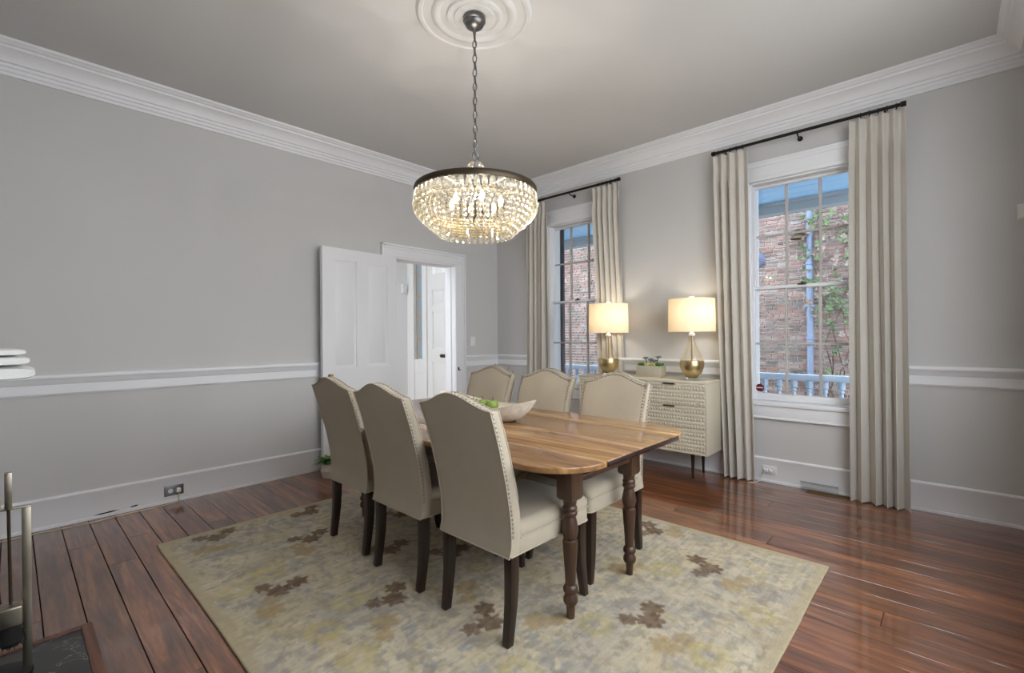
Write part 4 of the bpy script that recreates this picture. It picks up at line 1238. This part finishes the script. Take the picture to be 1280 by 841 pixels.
def curtain(y0, y1, b0, b1, zt, zb_, n, seed, lab, amp=0.047, tuck=False):
    """pinch-pleated panel: folds narrow and tight at the heading, fuller below"""
    r = random.Random(seed)
    ph_ = [r.uniform(-0.9, 0.9) for _ in range(n + 1)]
    am = [r.uniform(0.6, 1.35) for _ in range(n + 1)]
    NUc, NVc = n * 16, 36
    xc = 4.380
    def pt(u, v, off):
        z = zt + (zb_ - zt) * v
        ya = y0 + (y1 - y0) * u; yb = b0 + (b1 - b0) * u
        s = min(1, v * 1.4)
        y = ya + (yb - ya) * v
        k = u * n; i = min(int(k), n - 1)
        a0 = am[i] * (1 - (k - i)) + am[i + 1] * (k - i)
        ph = 2 * PI * k + (ph_[i] * (1 - (k - i)) + ph_[i + 1] * (k - i)) * s
        pinch = math.exp(-((v - 0.035) / 0.03) ** 2)
        A = amp * (0.55 + 0.45 * s) * a0 * (1 - 0.35 * pinch)
        w = math.cos(ph); w = math.copysign(abs(w) ** (0.75 + 0.9 * pinch), w)
        x = xc - A * w
        if tuck:
            g = max(0, min(1, (2.6 - z) / 0.9)); g2 = max(0, min(1, (1.25 - z) / 0.35))
            x = xc + 0.044 * g + 0.0245 * g2 - A * w * (1 - 0.45 * g - 0.30 * g2)
            if z < 0.23: x = min(x, 4.456)
        wid = abs(y1 - y0) / n
        y += 0.15 * wid * math.sin(2 * ph) * (0.4 + 0.6 * s) + 0.006 * math.sin(3 * v + seed) * s
        # little double fold in each pleat heading
        x += 0.006 * pinch * math.cos(3 * ph)
        if not tuck: x = min(x, 4.430)
        return (x + off, y, z)
    m = MB()
    fr = [[pt(j / NUc, i / NVc, 0) for j in range(NUc + 1)] for i in range(NVc + 1)]
    bk = [[pt(j / NUc, i / NVc, 0.004) for j in range(NUc + 1)] for i in range(NVc + 1)]
    nn = NUc + 1; off = nn * (NVc + 1)
    fs = []
    for i in range(NVc):
        for j in range(NUc):
            a = i * nn + j
            fs.append((a, a + nn, a + nn + 1, a + 1)); fs.append((off + a, off + a + 1, off + a + nn + 1, off + a + nn))
        for j in (0, NUc):
            a = i * nn + j; fs.append((a, off + a, off + a + nn, a + nn))
    for j in range(NUc):
        for i in (0, NVc):
            a = i * nn + j; fs.append((a, a + 1, off + a + 1, off + a))
    m.add([p for r_ in fr for p in r_] + [p for r_ in bk for p in r_], fs)
    o = m.build('curtain', M['curtain'])
    return tag(o, lab, 'curtain', 'cream curtain panels')
curtain(1.590, 1.300, 1.508, 1.262, 2.879, 0.012, 4, 1, 'cream pleated curtain hanging between the sideboard end and the wide window')
curtain(0.578, 0.246, 0.580, 0.238, 2.879, 0.008, 5, 2, 'cream pleated curtain hanging beside the bare end of the wall', 0.050)
curtain(3.840, 3.520, 3.850, 3.520, 2.879, 0.012, 5, 3, 'cream pleated curtain hanging next to the far room corner')
curtain(2.880, 2.556, 2.870, 2.550, 2.879, 0.012, 5, 4, 'cream pleated curtain behind the lamp, over the sideboard end', 0.036, True)

# ================================================================== SMALL THINGS
def wall_plate(name, lab, cat, loc, rz, w, h, mat, kind):
    t = thing(name, lab, cat, loc, rz)
    MB().box(-w / 2, w / 2, -0.006, 0, -h / 2, h / 2).build('plate', mat, t, bevel=0.002)
    return t
# switch by the doorway
t = wall_plate('light_switch', 'white light switch plate beside the doorway casing', 'switch', (4.030, YA - 0.0005, 1.215), 0, 0.072, 0.115, M['plate'], 's')
MB().box(-0.016, 0.016, -0.010, -0.006, -0.033, 0.033).build('rocker', M['plate'], t, bevel=0.002)
# outlet in the left baseboard
t = wall_plate('wall_outlet', 'steel outlet plate with white plug in the left baseboard', 'outlet', (0.872, YA - 0.0175, 0.092), 0, 0.125, 0.076, M['darkplate'], 'o')
for s in (-1, 1): MB().lathe([(0.017, 0), (0.017, 0.004)], seg=16).build('socket', M['plate'], t).matrix_local = Matrix.Translation((s * 0.024, -0.006, 0)) @ Matrix.Rotation(PI / 2, 4, 'X')
MB().box(0.010, 0.040, -0.034, -0.011, -0.016, 0.016).build('plug', M['plate'], t, bevel=0.004)
cord = []
for k in range(40):
    f = k / 39
    x = 0.895 - f * 1.2
    cord.append((x, YA - 0.05 - 0.05 * math.sin(f * 3.1) - 0.012 * math.sin(f * 17), 0.0045))
cord = [(0.897, YA - 0.05, 0.092), (0.897, YA - 0.062, 0.06), (0.895, YA - 0.055, 0.02)] + cord
tag(MB().tube(cord, 0.0028, 6).build('power_cord', plain('cream_cord', rgb(206, 192, 160), 0.5, bmp=0)), 'thin cream cord lying along the left baseboard', 'cord')
# outlet under the right window
t = wall_plate('wall_outlet', 'white outlet plate with two plugs under the window sill', 'outlet', (XB - 0.0175, 1.170, 0.106), -PI / 2, 0.112, 0.074, M['plate'], 'o')
for s in (-1, 1):
    MB().box(s * 0.022 - 0.013, s * 0.022 + 0.013, -0.032, -0.0065, -0.013, 0.013).build('plug', M['plate'], t, bevel=0.003)
    MB().lathe([(0.016, 0), (0.016, 0.002)], seg=16).build('socket', M['darkplate'], t).matrix_local = Matrix.Translation((s * 0.022, -0.0055, 0)) @ Matrix.Rotation(PI / 2, 4, 'X')
tag(MB().tube([(4.425, 1.192, 0.106), (4.405, 1.20, 0.07), (4.40, 1.23, 0.02), (4.36, 1.255, 0.004), (4.335, 1.30, 0.0035)], 0.0028, 6).build('lamp_cord', plain('white_cord', rgb(214, 212, 206), 0.5, bmp=0)), 'thin white cord trailing from the outlet under the window', 'cord')
# floor register with clear deflector
t = thing('floor_register', 'brass floor register grille against the baseboard under the window', 'vent', (4.415, 0.73, 0.0005))
MB().box(-0.045, -0.038, -0.155, 0.155, 0, 0.005).box(0.038, 0.045, -0.155, 0.155, 0, 0.005).box(-0.038, 0.038, -0.155, -0.148, 0, 0.005).box(-0.038, 0.038, 0.148, 0.155, 0, 0.005).build('frame', M['brass'], t)
MB().box(-0.038, 0.038, -0.148, 0.148, 0, 0.0012).build('duct', M['black'], t)
for k in range(22):
    MB().box(-0.037, 0.037, -0.141 + k * 0.0134 - 0.002, -0.141 + k * 0.0134 + 0.002, 0.0013, 0.004).build('slat', M['brass'], t)
dfl = MB()
pr = [(0.040, 0.0), (0.030, 0.045), (-0.01, 0.075)]
dfl.loft([[(x, yy, z) for x, z in pr] + [(x - 0.002, yy, z - 0.001) for x, z in reversed(pr)] for yy in (-0.13, 0.13)])
o = dfl.build('air_deflector', M['acrylic']); o.location = (4.405, 0.80, 0.006)
tag(o, 'clear plastic air deflector on the floor register', 'deflector')
# thermostat box at the right edge
t = wall_plate('thermostat', 'small white thermostat on the right wall', 'thermostat', (XB - 0.0005, -0.335, 2.05), -PI / 2, 0.075, 0.10, M['plate'], 't')
MB().box(-0.03, 0.03, -0.022, -0.006, -0.042, 0.042).build('cover', M['plate'], t, bevel=0.003)
# hall boxes
t = wall_plate('chime_box', 'white chime box high on the hall wall', 'box', (4.49, HY - 0.0005, 2.075), 0, 0.10, 0.16, M['plate'], 'c')
MB().box(-0.045, 0.045, -0.05, -0.006, -0.075, 0.075).build('cover', M['plate'], t, bevel=0.004)
t = wall_plate('thermostat', 'white thermostat on the hall wall at the door edge', 'thermostat', (4.18, HY - 0.0005, 1.56), 0, 0.09, 0.13, M['plate'], 't')
MB().box(-0.035, 0.035, -0.03, -0.006, -0.05, 0.05).build('cover', M['plate'], t, bevel=0.004)

# potted plant by the door
pp = thing('potted_plant', 'small green leafy plant in a faceted white pot by the open door', 'plant', (1.985, 4.175, 0.0005))
MB().lathe([(0.052, 0), (0.075, 0.065), (0.058, 0.128), (0.052, 0.128), (0.060, 0.07), (0.010, 0.065)], seg=6).build('pot', M['pot'], pp, smooth=False)
MB().lathe([(0.001, 0.10), (0.054, 0.105), (0.001, 0.112)], seg=12).build('soil', M['stem'], pp)
lf = MB()
sec = [(0.0, 0.08, 0.0), (0.25, 0.16, 0.10), (0.55, 0.20, 0.10), (0.8, 0.13, -0.02), (1.0, 0.01, -0.2)]
lf.loft([[(s, -w, z + 0.04), (s, 0, z), (s, w, z + 0.04), (s, 0, z + 0.012)] for s, w, z in sec])
lmesh = lf.mesh('leaf', M['leafgreen'])
for k in range(20):
    a = k * 2.4; e = 0.15 + 0.9 * (k / 20)
    s = 0.14 - 0.03 * k / 20
    link('leaf', lmesh, pp, (0, 0, 0.112), (0, -e, a), (s, s, s))

# twigs in the corner behind the chairs
tw = thing('twig_vase', 'dark bare twigs in a slim vase in the room corner behind the chairs', 'vase', (4.18, 4.20, 0.0005))
MB().lathe([(0.05, 0), (0.07, 0.05), (0.075, 0.2), (0.05, 0.36), (0.035, 0.42), (0.04, 0.45), (0.03, 0.45), (0.03, 0.3), (0.002, 0.28)], seg=20).build('vase', M['pot'], tw)
for p in ([(0, 0, .3), (0.0, 0.0, .6), (-0.01, 0.01, .93)], [(0, 0, .3), (0.06, -0.05, .6), (0.10, -0.12, .90)], [(0, 0, .3), (0.05, -0.1, .6), (0.10, -0.2, .85)]):
    MB().tube(p, [0.004, 0.004, 0.003], 6).build('twig', M['stem'], tw)

# towels on the mantel
for k, (z, h_, xr, lab) in enumerate(((1.1225, 0.054, 0.062, 'thick white folded towel at the bottom of the mantel stack'), (1.1772, 0.036, 0.048, 'white folded towel in the middle of the mantel stack'), (1.2140, 0.026, 0.038, 'white folded towel on top of the mantel stack'))):
    m = MB()
    rr_ = []
    for i in range(17):
        f = i / 16
        y = 2.47 + 0.27 * f
        rnd_ = min(1.0, math.sin(PI * (0.08 + 0.84 * f)) ** 0.25)
        ring = []
        for j in range(36):
            a = 2 * PI * j / 36
            ca, sa = math.cos(a), math.sin(a)
            x = -0.105 + (xr + 0.105) * (0.95 + 0.05 * rnd_) * math.copysign(abs(ca) ** 0.30, ca)
            zz = z + h_ / 2 + h_ / 2 * rnd_ * math.copysign(abs(sa) ** 0.62, sa) * (1 - 0.05 * math.sin(5 * f + k + 3 * ca))
            if sa < 0: zz = max(zz, z)
            lay = math.cos(3 * math.asin(max(-1, min(1, sa))))          # two thicknesses rolled over at the fold
            if ca > 0: x += 0.004 * lay * ca
            ring.append((x, y, zz))
        rr_.append(ring)
    m.loft(rr_)
    tag(m.build('folded_towel', M['towel']), lab, 'towel', 'folded white towels on the mantel')

# fireplace tool stand on the hearth
fs_ = thing('fire_tool_stand', 'brushed steel fire tool stand with round dark base on the hearth', 'tool stand', (-0.035, 2.59, 0.0065))
MB().lathe([(0.090, 0), (0.092, 0.008), (0.090, 0.016), (0.080, 0.020), (0.002, 0.022)], seg=36).build('base', M['iron'], fs_)
MB().box(0.062, 0.088, -0.006, 0.006, 0.018, 0.632).build('upright', M['steel'], fs_, bevel=0.002)
MB().box(-0.088, 0.088, -0.008, 0.008, 0.628, 0.634).build('cross_bar', M['steel'], fs_, bevel=0.001)
MB().box(-0.088, -0.062, -0.006, 0.006, 0.018, 0.632).build('upright', M['steel'], fs_, bevel=0.002)
fb_ = thing('hearth_brush', 'hearth brush with steel handle, block head and black bristles hanging in the stand', 'brush', (-0.007, 2.540, 0.0))
MB().box(-0.010, 0.010, -0.010, 0.010, 0.650, 0.785).build('grip', M['steel'], fb_, bevel=0.002)
MB().tube([(0, 0, 0.650), (0.004, 0, 0.30)], 0.005, 8).build('rod', M['bronze'], fb_)
MB().box(-0.030, 0.036, -0.034, 0.034, 0.222, 0.298).build('head', M['steel'], fb_, bevel=0.008, seg=3)
br = MB(); rbr = random.Random(2)
br.loft([[((0.003 + r * math.cos(2 * PI * k / 14)), r * math.sin(2 * PI * k / 14), z) for k in range(14)] for r, z in ((0.026, 0.222), (0.033, 0.19), (0.036, 0.165), (0.026, 0.150))])
for k in range(60):
    a = rbr.uniform(0, 2 * PI); r = rbr.uniform(0.0, 0.034)
    br.tube([(0.003 + r * math.cos(a), r * math.sin(a), 0.2), (0.003 + r * 1.25 * math.cos(a), r * 1.25 * math.sin(a), rbr.uniform(0.135, 0.16))], 0.0013, 3)
br.build('bristles', M['bristle'], fb_)
# little round stool behind the tools
sto = thing('round_stool', 'small round pale wood stool with thin black legs beside the hearth', 'stool', (-0.142, 3.35, 0.0005))
MB().lathe([(0.002, 0.455), (0.100, 0.455), (0.108, 0.462), (0.108, 0.512), (0.100, 0.520), (0.002, 0.520)], seg=30).build('seat', M['paleoak'], sto)
for k in range(3):
    a = k * 2 * PI / 3
    MB().tube([(0.10 * math.cos(a), 0.10 * math.sin(a), 0), (0.07 * math.cos(a), 0.07 * math.sin(a), 0.456)], 0.008, 8).build('leg', M['iron'], sto)
# chipped paint on the left baseboard
bl = bpy.data.objects['baseboard_left']
for xa, xb, za in ((0.395, 0.545, 0.024), (0.600, 0.655, 0.030)):
    n_ = 9; up = []; dn = []
    for i in range(n_):
        f = i / (n_ - 1); w = 0.0055 * math.sin(PI * f) * (0.7 + 0.5 * math.sin(i * 2.3) ** 2)
        up.append((xa + (xb - xa) * f, YA - 0.0165, za + 0.006 * f + w)); dn.append((xa + (xb - xa) * f, YA - 0.0165, za + 0.006 * f - w))
    ring = up + dn[::-1]
    MB().loft([ring, [(x, YA - 0.0158, z) for x, y, z in ring]]).build('paint_chip', M['subfloor'], bl, smooth=False)
